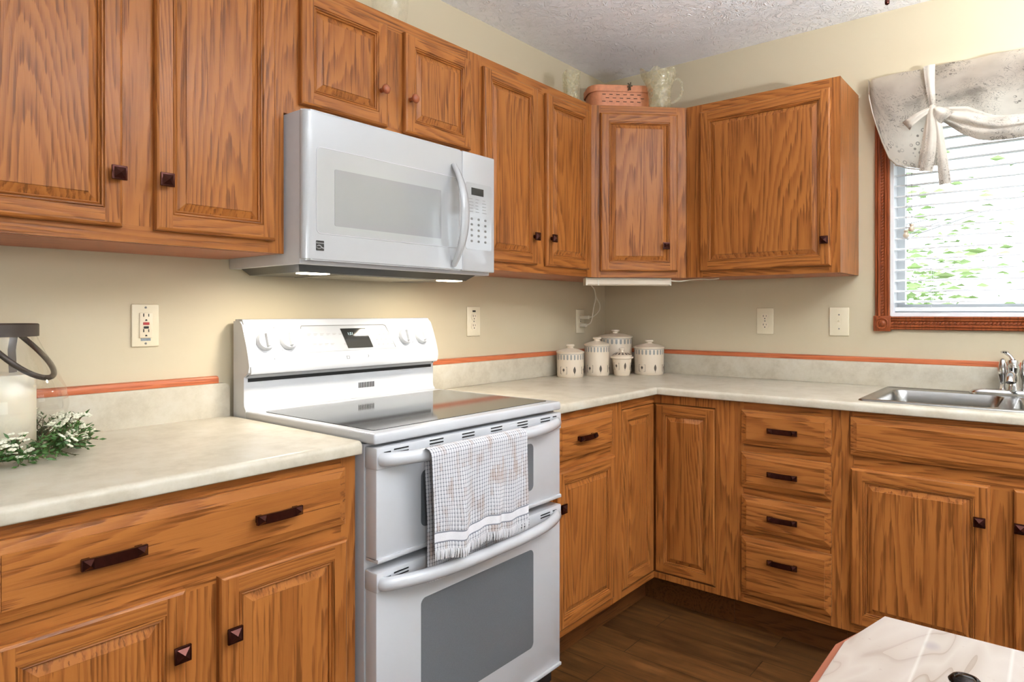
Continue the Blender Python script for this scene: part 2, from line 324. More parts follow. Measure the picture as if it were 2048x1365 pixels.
M['wickdark'] = smat('dark_splint_gap', (84, 52, 34), 0.7)

# ------------------------------------------------------------------ mesh helper
class MB:
    def __init__(s):
        s.bm = bmesh.new(); s.lp = s.bm.faces.layers.float.new('piece'); s.lh = s.bm.faces.layers.float.new('horiz')
        s.uvl = None
    def _set(s, fs, mi=0, pc=0.0, hz=0.0):
        for f in fs: f.material_index = mi; f[s.lp] = pc; f[s.lh] = hz
    def face(s, pts, mi=0, pc=0.0, hz=0.0):
        f = s.bm.faces.new([s.bm.verts.new(p) for p in pts]); s._set([f], mi, pc, hz); return f
    def box(s, x0, x1, y0, y1, z0, z1, mi=0, pc=0.0, hz=0.0, bev=0.0, seg=2, only=None):
        if x1 < x0: x0, x1 = x1, x0
        if y1 < y0: y0, y1 = y1, y0
        if z1 < z0: z0, z1 = z1, z0
        mat = Matrix.Translation(((x0 + x1) / 2, (y0 + y1) / 2, (z0 + z1) / 2)) @ Matrix.Diagonal((x1 - x0, y1 - y0, z1 - z0, 1))
        n0 = set(s.bm.faces)
        r = bmesh.ops.create_cube(s.bm, size=1, matrix=mat)
        if bev:
            es = list({e for v in r['verts'] for e in v.link_edges})
            if only: es = [e for e in es if only(e)]
            bmesh.ops.bevel(s.bm, geom=es, offset=bev, segments=seg, profile=0.5, affect='EDGES')
        s._set([f for f in s.bm.faces if f not in n0], mi, pc, hz)
        return s
    def prism(s, pts, ax, a, b, mi=0, pc=0.0, hz=0.0):
        """2D polygon extruded along axis ax: 'x' -> pts are (y,z); 'y' -> (x,z); 'z' -> (x,y)"""
        f = {'x': lambda u, v, w: (w, u, v), 'y': lambda u, v, w: (u, w, v), 'z': lambda u, v, w: (u, v, w)}[ax]
        A = [s.bm.verts.new(f(u, v, a)) for u, v in pts]; B = [s.bm.verts.new(f(u, v, b)) for u, v in pts]
        n = len(pts); fs = [s.bm.faces.new(A[::-1]), s.bm.faces.new(B)]
        for i in range(n): fs.append(s.bm.faces.new((A[i], A[(i + 1) % n], B[(i + 1) % n], B[i])))
        s._set(fs, mi, pc, hz); return s
    def loft(s, rings, mi=0, closed=True, caps=(True, True), pc=0.0, hz=0.0):
        R = [[s.bm.verts.new(p) for p in r] for r in rings]; fs = []; n = len(R[0])
        for a, b in zip(R, R[1:]):
            for i in range(n if closed else n - 1):
                fs.append(s.bm.faces.new((a[i], a[(i + 1) % n], b[(i + 1) % n], b[i])))
        if closed and caps[0] and n > 2: fs.append(s.bm.faces.new(R[0][::-1]))
        if closed and caps[1] and n > 2: fs.append(s.bm.faces.new(R[-1]))
        s._set(fs, mi, pc, hz); return fs
    def lathe(s, prof, c=(0, 0, 0), segs=32, mi=0, mat=None, caps=(True, True), sq=None):
        rings = []
        for r, z in prof:
            ring = []
            for k in range(segs):
                a = 2 * PI * k / segs; p = Vector((r * math.cos(a), r * math.sin(a), z))
                if mat: p = mat @ p
                ring.append(p + Vector(c))
            rings.append(ring)
        return s.loft(rings, mi, True, caps)
    def tube(s, pts, r, segs=10, mi=0, closed=False, flat=None, up=None, caps=(True, True)):
        """swept tube; r may be a list; flat=(a,b) scales the section along side/up"""
        P = [Vector(p) for p in pts]; n = len(P); rings = []
        U = Vector(up) if up else None; prev = None
        for i, p in enumerate(P):
            t = (P[(i + 1) % n] - P[i - 1]) if closed else (P[min(i + 1, n - 1)] - P[max(i - 1, 0)])
            t.normalize()
            if U: sd = t.cross(U)
            elif prev is None: sd = t.cross(Vector((0, 0, 1))) if abs(t.z) < .9 else t.cross(Vector((0, 1, 0)))
            else: sd = prev - t * prev.dot(t)
            if sd.length < 1e-6: sd = t.orthogonal()
            sd.normalize(); prev = sd; n2 = sd.cross(t)
            rr = r[i] if isinstance(r, (list, tuple)) else r; fa, fb = flat or (1, 1)
            rings.append([p + sd * (math.cos(2 * PI * k / segs) * rr * fa) + n2 * (math.sin(2 * PI * k / segs) * rr * fb) for k in range(segs)])
        if closed: rings.append(rings[0])
        return s.loft(rings, mi, True, (caps[0] and not closed, caps[1] and not closed))
    def sphere(s, c, r, mi=0, sc=(1, 1, 1), u=12, v=8, mat=None):
        n0 = set(s.bm.faces)
        m = Matrix.Translation(c) @ (mat or Matrix()) @ Matrix.Diagonal((*sc, 1))
        bmesh.ops.create_uvsphere(s.bm, u_segments=u, v_segments=v, radius=r, matrix=m)
        s._set([f for f in s.bm.faces if f not in n0], mi); return s
    def grid(s, fn, nu, nv, mi=0, uvfn=None, mifn=None):
        V = [[s.bm.verts.new(fn(i / nu, j / nv)) for j in range(nv + 1)] for i in range(nu + 1)]
        if uvfn and s.uvl is None: s.uvl = s.bm.loops.layers.uv.new('UVMap')
        for i in range(nu):
            for j in range(nv):
                f = s.bm.faces.new((V[i][j], V[i + 1][j], V[i + 1][j + 1], V[i][j + 1]))
                f.material_index = mifn(i, j) if mifn else mi
                if uvfn:
                    for lp, (a, b) in zip(f.loops, ((i, j), (i + 1, j), (i + 1, j + 1), (i, j + 1))): lp[s.uvl].uv = uvfn(a / nu, b / nv)
        return V
    def build(s, name, mats, parent=None, loc=(0, 0, 0), rot=(0, 0, 0), smooth=35, weld=False):
        if weld: bmesh.ops.remove_doubles(s.bm, verts=s.bm.verts, dist=1e-5)
        bmesh.ops.recalc_face_normals(s.bm, faces=s.bm.faces)
        me = bpy.data.meshes.new(name); s.bm.to_mesh(me); s.bm.free()
        for k in (mats if isinstance(mats, (list, tuple)) else [mats]): me.materials.append(M[k])
        if smooth:
            me.shade_smooth(); me.set_sharp_from_angle(angle=math.radians(smooth))
        o = bpy.data.objects.new(name, me); COL.objects.link(o); o.location = loc; o.rotation_euler = rot
        if parent: o.parent = parent
        return o
def tag(o, label=None, cat=None, group=None, kind=None):
    for k, v in (('label', label), ('category', cat), ('group', group), ('kind', kind)):
        if v: o[k] = v
    return o
def thing(name, label, cat, loc=(0, 0, 0), rz=0.0, group=None):
    o = bpy.data.objects.new(name, None); o.empty_display_size = 0.05; COL.objects.link(o)
    o.location = loc; o.rotation_euler = (0, 0, rz); return tag(o, label, cat, group)
def struct(o): o['kind'] = 'structure'; return o
def rrect(w, h, r, n=6, cx=0, cy=0):
    pts = []
    for sx, sy, a0 in ((1, 1, 0), (-1, 1, 90), (-1, -1, 180), (1, -1, 270)):
        for k in range(n + 1):
            a = math.radians(a0 + 90 * k / n); pts.append((cx + sx * (w / 2 - r) + r * math.cos(a), cy + sy * (h / 2 - r) + r * math.sin(a)))
    return pts
def text_mesh(txt, size, ext=0.0):
    cu = bpy.data.curves.new('lettering', 'FONT'); cu.body = txt; cu.size = size; cu.extrude = ext; cu.align_x = 'CENTER'; cu.align_y = 'CENTER'
    o = bpy.data.objects.new('lettering', cu); COL.objects.link(o); dg = bpy.context.evaluated_depsgraph_get(); dg.update()
    me = bpy.data.meshes.new_from_object(o.evaluated_get(dg)); bpy.data.objects.remove(o); bpy.data.curves.remove(cu); return me
def lettering(name, txt, size, mat, parent, loc, rot=(PI / 2, 0, 0), sx=1.0):
    me = text_mesh(txt, size, 0.0002); me.materials.clear(); me.materials.append(M[mat])
    o = bpy.data.objects.new(name, me); COL.objects.link(o); o.location = loc; o.rotation_euler = rot; o.scale = (sx, 1, 1); o.parent = parent; return o
_pc = [0]
def pc():
    _pc[0] += 1; return (_pc[0] * 0.618034) % 1.0 * 7

# ------------------------------------------------------------------ room shell
H = 2.46; XL = -5.6; YB = -4.6
b = MB(); b.box(XL, 0.0, YB, 0, -0.06, 0); struct(b.build('floor', 'floor', smooth=0))
b = MB(); b.box(XL - .12, 0.13, YB - .12, 0.12, H, H + 0.08); struct(b.build('ceiling', 'ceil', smooth=0))
b = MB(); b.box(XL - .12, 0.13, 0, 0.12, -0.06, H); struct(b.build('wall_left', 'wall', smooth=0))
b = MB(); y0, y1, z0, z1 = WIN
b.box(0, 0.13, y1, 0, -0.06, H); b.box(0, 0.13, YB - .12, y0, -0.06, H); b.box(0, 0.13, y0, y1, -0.06, z0); b.box(0, 0.13, y0, y1, z1, H)
struct(b.build('wall_right', 'wall', smooth=0))
b = MB(); x0, x1, pz0, pz1 = FILL_PATIO
b.box(XL - .12, x0, YB - .12, YB, -0.06, H); b.box(x1, 0, YB - .12, YB, -0.06, H); b.box(x0, x1, YB - .12, YB, -0.06, pz0); b.box(x0, x1, YB - .12, YB, pz1, H)
struct(b.build('wall_rear', 'room', smooth=0))
b = MB(); b.box(XL - .12, XL, YB, 0, -0.06, H); struct(b.build('wall_far', 'room', smooth=0))
# unseen glazed patio door, added to let in daylight fill
d = thing('added_door_1', None, None, (0, 0, 0)); struct(d)
b = MB(); xm = (x0 + x1) / 2
for a, c in ((x0, x0 + .07), (xm - .05, xm + .05), (x1 - .07, x1)): b.box(a, c, YB - .09, YB - .03, pz0, pz1)
for a, c in ((pz0, pz0 + .09), (pz1 - .08, pz1)): b.box(x0, x1, YB - .09, YB - .03, a, c)
b.build('door_frame', 'vinyl', d, smooth=0)
b = MB(); b.box(x0 + .06, x1 - .06, YB - .065, YB - .06, pz0 + .08, pz1 - .07); b.build('glass', 'pane', d, smooth=0)

# ------------------------------------------------------------------ cabinet parts (local: x right, -y out, z up)
def door_mesh(w, h, horiz_panel=False, t=0.019):
    """five-piece raised-panel door frame; the panel is a separate mesh"""
    b = MB(); f = 0.037
    pl, pr, pt, pb = pc(), pc(), pc(), pc()
    def ring(d, y): return [(d, y, d), (w - d, y, d), (w - d, y, h - d), (d, y, h - d)]
    def band(d0, y0, d1, y1, mats):
        A, B = ring(d0, y0), ring(d1, y1)
        for k in range(4):
            b.face([A[k], A[(k + 1) % 4], B[(k + 1) % 4], B[k]], 0, *mats[k])
    mm = [(pb, 1), (pr, 0), (pt, 1), (pl, 0)]
    prof = [(0, 0), (0, -t + .007), (.0025, -t + .0025), (.007, -t)]
    for (d0, ya), (d1, yb) in zip(prof, prof[1:]): band(d0, ya, d1, yb, mm)
    e = .007; Y = -t
    b.face([(e, Y, e), (f, Y, e), (f, Y, h - e), (e, Y, h - e)], 0, pl, 0)
    b.face([(w - f, Y, e), (w - e, Y, e), (w - e, Y, h - e), (w - f, Y, h - e)], 0, pr, 0)
    b.face([(f, Y, e), (w - f, Y, e), (w - f, Y, f), (f, Y, f)], 0, pb, 1)
    b.face([(f, Y, h - f), (w - f, Y, h - f), (w - f, Y, h - e), (f, Y, h - e)], 0, pt, 1)
    prof = [(f, Y), (f + .0012, Y + .003), (f + .003, Y + .001), (f + .0055, Y + .0015), (f + .007, Y + .0055), (f + .0095, Y + .0035), (f + .0115, Y + .0045), (f + .0125, Y + .0095)]
    for (d0, ya), (d1, yb) in zip(prof, prof[1:]): band(d0, ya, d1, yb, mm)
    b.face(ring(0, 0)[::-1], 0, pl, 0)
    p = MB(); q = pc(); d0 = f + .0115
    pr2 = [(d0, Y + .0095), (d0 + .0015, Y + .0088), (f + .0305, Y + .0030), (f + .031, Y + .0012)]
    for (da, ya), (db, yb) in zip(pr2, pr2[1:]):
        A, B = ring(da, ya), ring(db, yb)
        for k in range(4): p.face([A[k], A[(k + 1) % 4], B[(k + 1) % 4], B[k]], 0, q, 1 if horiz_panel else 0)
    p.face(ring(*pr2[-1]), 0, q, 1 if horiz_panel else 0)
    return b, p
def knob_sq(parent, x, z, y):
    b = MB()
    b.lathe([(.0075, 0), (.006, -.008), (.008, -.016)], (x, y, z), 14, 0, Matrix.Rotation(-PI / 2, 4, 'X').inverted() if False else Matrix(((1, 0, 0, 0), (0, 0, 1, 0), (0, 1, 0, 0), (0, 0, 0, 1))))
    s = .0155
    b.box(x - s, x + s, y - .021, y - .015, z - s, z + s, bev=.0015, seg=2)
    s2 = .0115; ap = (x, y - .0285, z); c = [(x - s2, y - .0212, z - s2), (x + s2, y - .0212, z - s2), (x + s2, y - .0212, z + s2), (x - s2, y - .0212, z + s2)]
    for k in range(4): b.face([c[k], c[(k + 1) % 4], ap])
    return b.build('knob', 'bronze', parent, smooth=30)
YZ = Matrix(((1, 0, 0, 0), (0, 0, 1, 0), (0, 1, 0, 0), (0, 0, 0, 1)))   # lathe axis z -> y
def knob_round(parent, x, z, y):
    b = MB(); b.lathe([(.007, 0), (.0065, -.010), (.009, -.016), (.0135, -.021), (.0145, -.026), (.011, -.031), (.004, -.0325)], (x, y, z), 20, 0, YZ)
    return b.build('knob', 'woodknob', parent, smooth=50)
def pull(parent, x, z, y, L=.105):
    b = MB(); n = 10; rings = []; hh = .0095
    for i in range(n + 1):
        u = i / n; xx = x - L / 2 + L * u; out = y - .017 - .004 * math.sin(PI * u)
        rings.append([(xx, out, z - hh), (xx, out, z + hh), (xx, out + .006, z + hh), (xx, out + .006, z - hh)])
    b.loft(rings)
    for sx in (-1, 1):
        cx = x + sx * (L / 2 - .0105); s = .0085; yy = y - .0185
        b.box(cx - .006, cx + .006, y - .016, y, z - .007, z + .007)
        c = [(cx - s, yy, z - s), (cx + s, yy, z - s), (cx + s, yy, z + s), (cx - s, yy, z + s)]
        for k in range(4): b.face([c[k], c[(k + 1) % 4], (cx, yy - .0095, z)])
    return b.build('pull_handle', 'bronze', parent, smooth=25)
def door(parent, x, z, w, h, knob=None, kind='sq', y0=0.0):
    """x,z: lower left corner of the door on the face frame; knob = (x,z) on the cabinet"""
    b, p = door_mesh(w, h); o = b.build('door', 'oak', parent, (x, y0, z), smooth=0)
    p.build('raised_panel', 'oak', o, smooth=0)
    if knob: (knob_sq if kind == 'sq' else knob_round)(o, knob[0] - x, knob[1] - z, -.019)
    return o
def drawer(parent, x, z, w, h, pulls=(), name='drawer', y0=0.0):
    b = MB(); q = pc(); Y = -.019
    prof = [(0, 0), (0, Y + .0085), (.001, Y + .0075), (.0205, Y + .0022), (.021, Y)]
    R = [[(d, y, d), (w - d, y, d), (w - d, y, h - d), (d, y, h - d)] for d, y in prof]
    for A, B in zip(R, R[1:]):
        for k in range(4): b.face([A[k], A[(k + 1) % 4], B[(k + 1) % 4], B[k]], 0, q, 1)
    b.face(R[-1], 0, q, 1); b.face(R[0][::-1], 0, q, 1)
    o = b.build(name, 'oak', parent, (x, y0, z), smooth=0)
    for px, pz in pulls: pull(o, px - x, pz - z, -.019)
    return o
def cabinet(name, label, cat, origin, rz, w, h, depth, stiles, rails, base=False, group=None, body_h=None):
    """face frame at local y 0..0.019 with stiles [(x0,x1)], rails [(z0,z1)]; carcass behind"""
    t = thing(name, label, cat, origin, rz, group)
    b = MB()
    sx = sorted(stiles)
    for k, (a, c) in enumerate(sx):          # outer stiles run full height; a middle stile stands between two rails
        if 0 < k < len(sx) - 1: b.box(a, c, .0004, .019, rails[0][1], rails[1][0], 0, pc(), 0)
        else: b.box(a, c, 0, .019, 0, h, 0, pc(), 0)
    for za, zb in rails: b.box(sx[0][1], sx[-1][0], .0004, .019, za, zb, 0, pc(), 1)
    b.build('face_frame', 'oak', t, smooth=0)
    b = MB(); q = pc()
    if depth: b.box(0.0005, w - .0005, .0195, depth, 0.0005, (body_h or h) - .0005, 0, q, 0)
    if depth:
        if not base:
            b.box(0.019, w - .019, .02, depth, -.0006, .004, 1, q, 1)
        b.build('carcass', ['oak', 'oakdark'], t, smooth=0)
    if base:
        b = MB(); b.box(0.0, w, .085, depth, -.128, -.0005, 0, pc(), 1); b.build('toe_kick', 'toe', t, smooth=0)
    return t
GU = 'oak wall cabinets'; GB = 'oak base cabinets'
UZ0, UZ1 = 1.374, 2.1345; UH = UZ1 - UZ0; UD = .305
rl = [(0, .038), (UH - .045, UH)]
# wall A uppers
c = cabinet('wall_cabinet', 'oak wall cabinet with two tall doors, left of the white microwave', 'cabinet', (-2.857, -UD, UZ0), 0, .738, UH, UD - .002, [(0, .045), (.33, .408), (.693, .738)], rl, group=GU)
door(c, .038, .031, .300, .692, (.3232, .1444)); door(c, .406, .031, .300, .692, (.423, .1446))
c = cabinet('wall_cabinet', 'short oak wall cabinet directly above the white microwave, round wooden knobs', 'cabinet', (-2.119, -UD, 1.7505), 0, .757, UZ1 - 1.7505, UD - .002, [(0, .05), (.335, .422), (.707, .757)], [(0, .04), (UZ1 - 1.7505 - .045, UZ1 - 1.7505)], group=GU)
door(c, .044, .032, .300, .315, (.3145, .1355), 'round'); door(c, .414, .032, .302, .315, (.412, .1358) if False else (.4317, .1360), 'round')
c = cabinet('wall_cabinet', 'oak wall cabinet with two narrow doors, right of the white microwave', 'cabinet', (-1.362, -UD, UZ0), 0, .752, UH, UD - .002, [(0, .03), (.335, .41), (.712, .752)], rl, group=GU)
door(c, .027, .031, .314, .692, (.3152, .1392)); door(c, .403, .031, .311, .692, (.4277, .1412))
# diagonal corner cabinet
DW = .4313
c = cabinet('wall_cabinet', 'diagonal oak corner wall cabinet with one door, under the orange basket', 'cabinet', (-.61, -.305, UZ0), -PI / 4, DW, UH, 0, [(0, .042), (DW - .045, DW)], rl, group=GU)
door(c, .038, .0265, .350, .698, (.328, .139))
b = MB(); r2 = math.sqrt(.5)
def dg(x, y): return ((x + .61) * r2 - (y + .305) * r2, (x + .61) * r2 + (y + .305) * r2)
b.prism([dg(-.5955, -.2925), dg(-.608, -.28), dg(-.608, -.002), dg(-.002, -.002), dg(-.002, -.608), dg(-.28, -.608), dg(-.2925, -.5955)], 'z', .0005, UH - .0005)
b.build('carcass', ['oakdark'], c, smooth=0)
# wall B upper
c = cabinet('wall_cabinet', 'oak wall cabinet with one wide door, nearest the curtained window', 'cabinet', (-UD, -.612, UZ0), -PI / 2, .634, UH, UD - .002, [(0, .075), (.594, .634)], rl, group=GU)
door(c, .068, .027, .534, .695, (.5826, .1265))
# base cabinets
BZ0, BZ1 = .128, .8835; BH = BZ1 - BZ0; BD = .61
z_ = lambda z: z - BZ0
c = cabinet('base_cabinet', 'oak base cabinet under the left counter, one wide drawer over two doors', 'cabinet', (-2.865, -BD, BZ0), 0, .746, BH, BD - .002, [(0, .045), (.338, .418), (.706, .746)], [(0, .04), (z_(.680), z_(.74)), (z_(.845), BH)], True, GB)
drawer(c, .036, z_(.7275), .674, .131, ((.214, z_(.794)), (.5295, z_(.7935))))
door(c, .038, z_(.16), .305, .534, (.327, z_(.583))); door(c, .409, z_(.16), .304, .534, (.429, z_(.581)))
c = cabinet('base_cabinet', 'narrow oak base cabinet immediately right of the range, drawer over one door', 'cabinet', (-1.355, -BD, BZ0), 0, .441, BH, BD - .002, [(0, .04), (.401, .441)], [(0, .04), (z_(.680), z_(.74)), (z_(.845), BH)], True, GB)
drawer(c, .040, z_(.7225), .360, .133, ((.201, z_(.787)),)); door(c, .036, z_(.16), .371, .529, (.049, z_(.573)))
# lazy-susan corner cabinet
c = thing('base_cabinet', 'oak corner base cabinet with two-leaf folding door meeting in the inside corner', 'cabinet', (-.914, -BD, BZ0), 0, GB)
b = MB()
b.box(0, .042, 0, .019, 0, BH, 0, pc(), 0); b.box(.042, .304, 0, .019, z_(.848), BH, 0, pc(), 1); b.box(.042, .304, 0, .019, 0, z_(.152), 0, pc(), 1)
b.build('face_frame', 'oak', c, smooth=0)
b = MB(); b.box(.304, .323, -.304, -.262, 0, BH, 0, pc(), 0)
for za, zb in ((z_(.848), BH), (0, z_(.152))):
    b.box(.304, .323, -.262, .0, za, zb, 0, pc(), 0)
b.build('face_frame', 'oak', c, smooth=0)
b = MB(); b.box(.001, .912, .0195, .608, .0005, BH - .001, 0, pc(), 0); b.box(.3235, .912, -.3035, .019, .0005, BH - .001, 0, pc(), 0); b.build('carcass', 'oak', c, smooth=0)
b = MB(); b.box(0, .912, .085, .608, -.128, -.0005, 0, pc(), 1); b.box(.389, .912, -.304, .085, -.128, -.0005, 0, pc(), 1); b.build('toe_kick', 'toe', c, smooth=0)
bm_, pm_ = door_mesh(.256, .690); o = bm_.build('door', 'oak', c, (.045, .0165, z_(.1545)), smooth=0); pm_.build('raised_panel', 'oak', o, smooth=0)
bm_, pm_ = door_mesh(.256, .690); o = bm_.build('door', 'oak', c, (.3205, -.004, z_(.1545)), (0, 0, -PI / 2), smooth=0); pm_.build('raised_panel', 'oak', o, smooth=0)
# drawer bank on the window wall
c = cabinet('base_cabinet', 'oak base cabinet holding a stack of four drawers', 'cabinet', (-BD, -.9145, BZ0), -PI / 2, .405, BH, BD - .002, [(0, .068), (.370, .405)], [(0, .045), (z_(.372), z_(.41)), (z_(.528), z_(.57)), (z_(.69), z_(.735)), (z_(.85), BH)], True, GB)
for za, zb, zp in ((.7255, .8545, .7875), (.564, .695, .6285), (.403, .534, .4675), (.166, .3785, .3085)):
    drawer(c, .0625, z_(za), .314, zb - za, ((.2165, z_(zp)),))
# sink base
c = cabinet('base_cabinet', 'wide oak sink base cabinet with two doors under a long false front', 'cabinet', (-BD, -1.3197, BZ0), -PI / 2, .914, BH, BD - .002, [(0, .04), (.41, .49), (.874, .914)], [(0, .04), (z_(.680), z_(.745)), (z_(.853), BH)], True, GB, z_(.735))
drawer(c, .0315, z_(.7325), .850, .131, name='false_drawer_front')
door(c, .0325, z_(.16), .386, .531, (.394, z_(.581))); door(c, .4765, z_(.16), .386, .531, (.4935, z_(.581)))

# ------------------------------------------------------------------ countertops
CT, CB = .915, .8842
def nose(y_out, y_back, n=6):
    """counter section in (d, z): d = distance from wall"""
    r = .0125; pts = [(y_back, CB), (y_out - .004, CB)]
    pts += [(y_out - .004 + .004 * math.sin(a), CB + .004 - .004 * math.cos(a)) for a in [PI / 2 * k / 3 for k in range(1, 4)]]
    pts += [(y_out - r + r * math.cos(a), CT - r + r * math.sin(a)) for a in [PI / 2 * k / n for k in range(n + 1)]]
    pts += [(y_back, CT)]
    return pts
t = thing('countertop', 'short cream laminate countertop left of the white range', 'countertop', (-2.119, 0, CB))
b = MB(); sec = [(-d, z - CB) for d, z in nose(.637, .003)]
b.prism(sec, 'x', -.90, 0); b.build('slab', 'lam', t, smooth=40)
BS = 1.0125
def splash_pts(L):   # rounded top corner at the right end
    r = .018; return [(-.90, CT - CB), (L, CT - CB)] + [(L - r + r * math.cos(a), BS - CB - r + r * math.sin(a)) for a in [PI / 2 * k / 5 for k in range(6)]] + [(-.90, BS - CB)]
b = MB(); b.prism(splash_pts(0), 'y', -.021, -.001); b.build('backsplash', 'lam', t, smooth=40)
t = thing('countertop', 'long L-shaped cream laminate countertop running round the corner to the sink', 'countertop', (0, 0, CB))
YE = -2.45; E0 = -1.355
SK = (-.575, -.06, -1.362, -2.19)    # sink rim x0,x1,y0,y1
b = MB(); sec = nose(.637, .003)
A = [(E0, -d, z - CB) for d, z in sec]; B2 = [(-d, -d, z - CB) for d, z in sec]; C2 = [(-d, SK[2] - .02, z - CB) for d, z in sec]
b.loft([A, B2, C2])
h0, h1, hy0, hy1 = SK[0] + .02, SK[1] - .02, SK[2] - .02, SK[3] + .02
fr_ = [(max(-x_, h1) if False else 0, 0) for x_ in ()]
secf = [(-d, z) for d, z in nose(.637, -h0)]
b.prism([(x_, z_2 - CB) for x_, z_2 in secf], 'y', hy0, hy1)
b.box(h1, -.003, hy1, hy0, 0, CT - CB)
b.prism([(-d, z - CB) for d, z in sec], 'y', hy1, YE)
b.build('slab', 'lam', t, smooth=40)
b = MB(); b.box(E0, -.021, -.021, -.001, CT - CB, BS - CB, bev=.003); b.box(-.021, -.001, YE, -.0005, CT - CB, BS - CB, bev=.003); b.build('backsplash', 'lam', t, smooth=40)
# red oak strips above the backsplash
def strip(name, pts, loc, rot, L):
    b = MB(); b.prism(pts, 'x', 0, L, 0, pc(), 1); return struct(b.build(name, 'cherry', None, loc, rot, smooth=40))
sp = [(0, 0), (-.016, 0), (-.016, .012), (-.013, .018), (-.006, .0205), (0, .0205)]
strip('trim_1', sp, (-2.95, -.0005, BS + .0005), (0, 0, 0), .80)
strip('trim_2', sp, (-1.352, -.0005, BS + .0005), (0, 0, 0), 1.335)
strip('trim_3', sp, (-.0005, -.001, BS + .0005), (0, 0, -PI / 2), 2.4)

# ------------------------------------------------------------------ range
RX0, RX1 = -2.111, -1.361; RF = -.672
rg = thing('range', 'white double-oven electric range with a black and grey glass cooktop', 'stove', ((RX0 + RX1) / 2, -.33, 0))
def L(x, y, z): return (x - (RX0 + RX1) / 2, y + .33, z)
class RB(MB):
    """world-coordinate builder parented to a thing at an offset"""
    def done(s, name, mats, parent, org, **k):
        bmesh.ops.translate(s.bm, verts=s.bm.verts, vec=-Vector(org)); return s.build(name, mats, parent, **k)
RO = ((RX0 + RX1) / 2, -.33, 0)
b = RB(); b.box(RX0 + .004, RX1 - .004, -.03, -.628, .045, .905, 1); b.box(RX0 + .03, RX1 - .03, -.6, -.655, .05, .09, 0)
b.done('body', ['darkmetal', 'white_side'], rg, RO, smooth=0)
for xx in (RX0 + .05, RX1 - .05):
    for yy in (-.1, -.6):
        b = RB(); b.lathe([(.018, 0.0), (.018, .012), (.009, .014), (.009, .05)], (xx, yy, 0), 14); b.done('foot', 'darkmetal', rg, RO)
b = RB()   # cooktop rim
b.box(RX0, RX1, -.092, RF, .908, .9345, bev=.006, seg=3)
b.done('cooktop_frame', 'white', rg, RO, smooth=40)
b = RB(); b.prism(rrect(.700, .485, .012, 4, (RX0 + RX1) / 2, -.395), 'z', .934, .9362); b.done('cooktop_glass', 'cook', rg, RO, smooth=30)
# backguard: side profile extruded
def bgy(z): u = (z - 1.046) / (1.198 - 1.046); return -.117 + .050 * u ** 1.45 if u > 0 else -.117
prof = [(-.027, .908), (-.027, 1.198), (-.060, 1.1985), (-.0665, 1.1965)] + [(bgy(z), z) for z in [1.198 - .152 * k / 10 for k in range(1, 11)]] + [(-.115, 1.040), (-.108, 1.0365), (-.086, 1.036), (-.086, .96), (-.088, .945), (-.096, .936), (-.096, .908)]
b = RB(); b.prism(prof, 'x', RX0, RX1); bmesh.ops.bevel(b.bm, geom=[e for e in b.bm.edges if all(abs(v.co.x - e.verts[0].co.x) < 1e-6 and v.co.z > 1.03 for v in e.verts)], offset=.006, segments=2, affect='EDGES')
bgo = b.done('backguard', 'white', rg, RO, smooth=40)
b = RB(); b.box(RX0 + .012, RX1 - .012, -.0862, -.0875, 1.016, 1.0265); b.done('slot', 'black', rg, RO, smooth=0)
b = RB()
for k in range(10):
    xx = -1.702 + .061 * k / 9; b.box(xx - .0018, xx + .0018, -.0855, -.0868, .965, .983)
b.done('vent_slots', 'black', rg, RO, smooth=0)
def onface(x, z, out=0.0):
    dz = .004; ty, tz = bgy(z + dz) - bgy(z - dz), 2 * dz; n = Vector((0, -tz, ty)).normalized()
    if n.y > 0: n = -n
    p = Vector((x, bgy(z), z)) + n * out
    X = Vector((1, 0, 0)); Zv = n; Yv = Zv.cross(X)
    return Matrix.Translation(p) @ Matrix((( X.x, Yv.x, Zv.x, 0), (X.y, Yv.y, Zv.y, 0), (X.z, Yv.z, Zv.z, 0), (0, 0, 0, 1)))
def xf(b, m): bmesh.ops.transform(b.bm, matrix=m, verts=b.bm.verts)
k0 = None
for kx in (-2.052, -1.976, -1.509, -1.432):
    b = RB(); b.lathe([(.027, 0), (.027, .003), (.025, .012), (.0235, .0145), (.0, .0155)], segs=28)
    pts = [(-.0045, -.019), (.0045, -.019), (.0038, .021), (-.0038, .021)]
    b.loft([[(u, v, .013) for u, v in pts], [(u * .8, v * .95, .026) for u, v in pts]])
    b.box(-.005, .005, -.026, -.019, 0, .012, bev=.002)
    xf(b, onface(kx, 1.131, .0002)); b.done('control_knob', 'white', rg, RO, smooth=40)
# control panel inlay
b = RB()
def fp(x, z, o): p = onface(x, z, o).translation; return (p.x, p.y, p.z)
zs = [1.094 + .082 * k / 6 for k in range(7)]
b.grid(lambda u, v: fp(-1.922 + .358 * u + (.03 * (1 - v) if u > .5 else 0.0), 1.094 + .082 * v, .0009), 2, 6)
b.done('control_panel', 'mwwhite', rg, RO, smooth=40)
b = RB()
b.tube([fp(-1.922, 1.168, .001), fp(-1.918, 1.176, .001), fp(-1.595, 1.176, .001), fp(-1.585, 1.172, .001), fp(-1.561, 1.098, .001)], .0012, 6)
b.done('panel_outline', 'grey', rg, RO)
b = RB(); b.grid(lambda u, v: fp(-1.762 + .103 * u - .016 * v, 1.101 + .064 * v, .0018), 4, 5); b.done('display', 'display', rg, RO, smooth=40)
m = onface(-1.742, 1.147, .0024)
o = lettering('clock_digits', '1:51', .0135, 'digits', rg, (0, 0, 0)); o.matrix_local = Matrix.Translation(-Vector(RO)) @ m
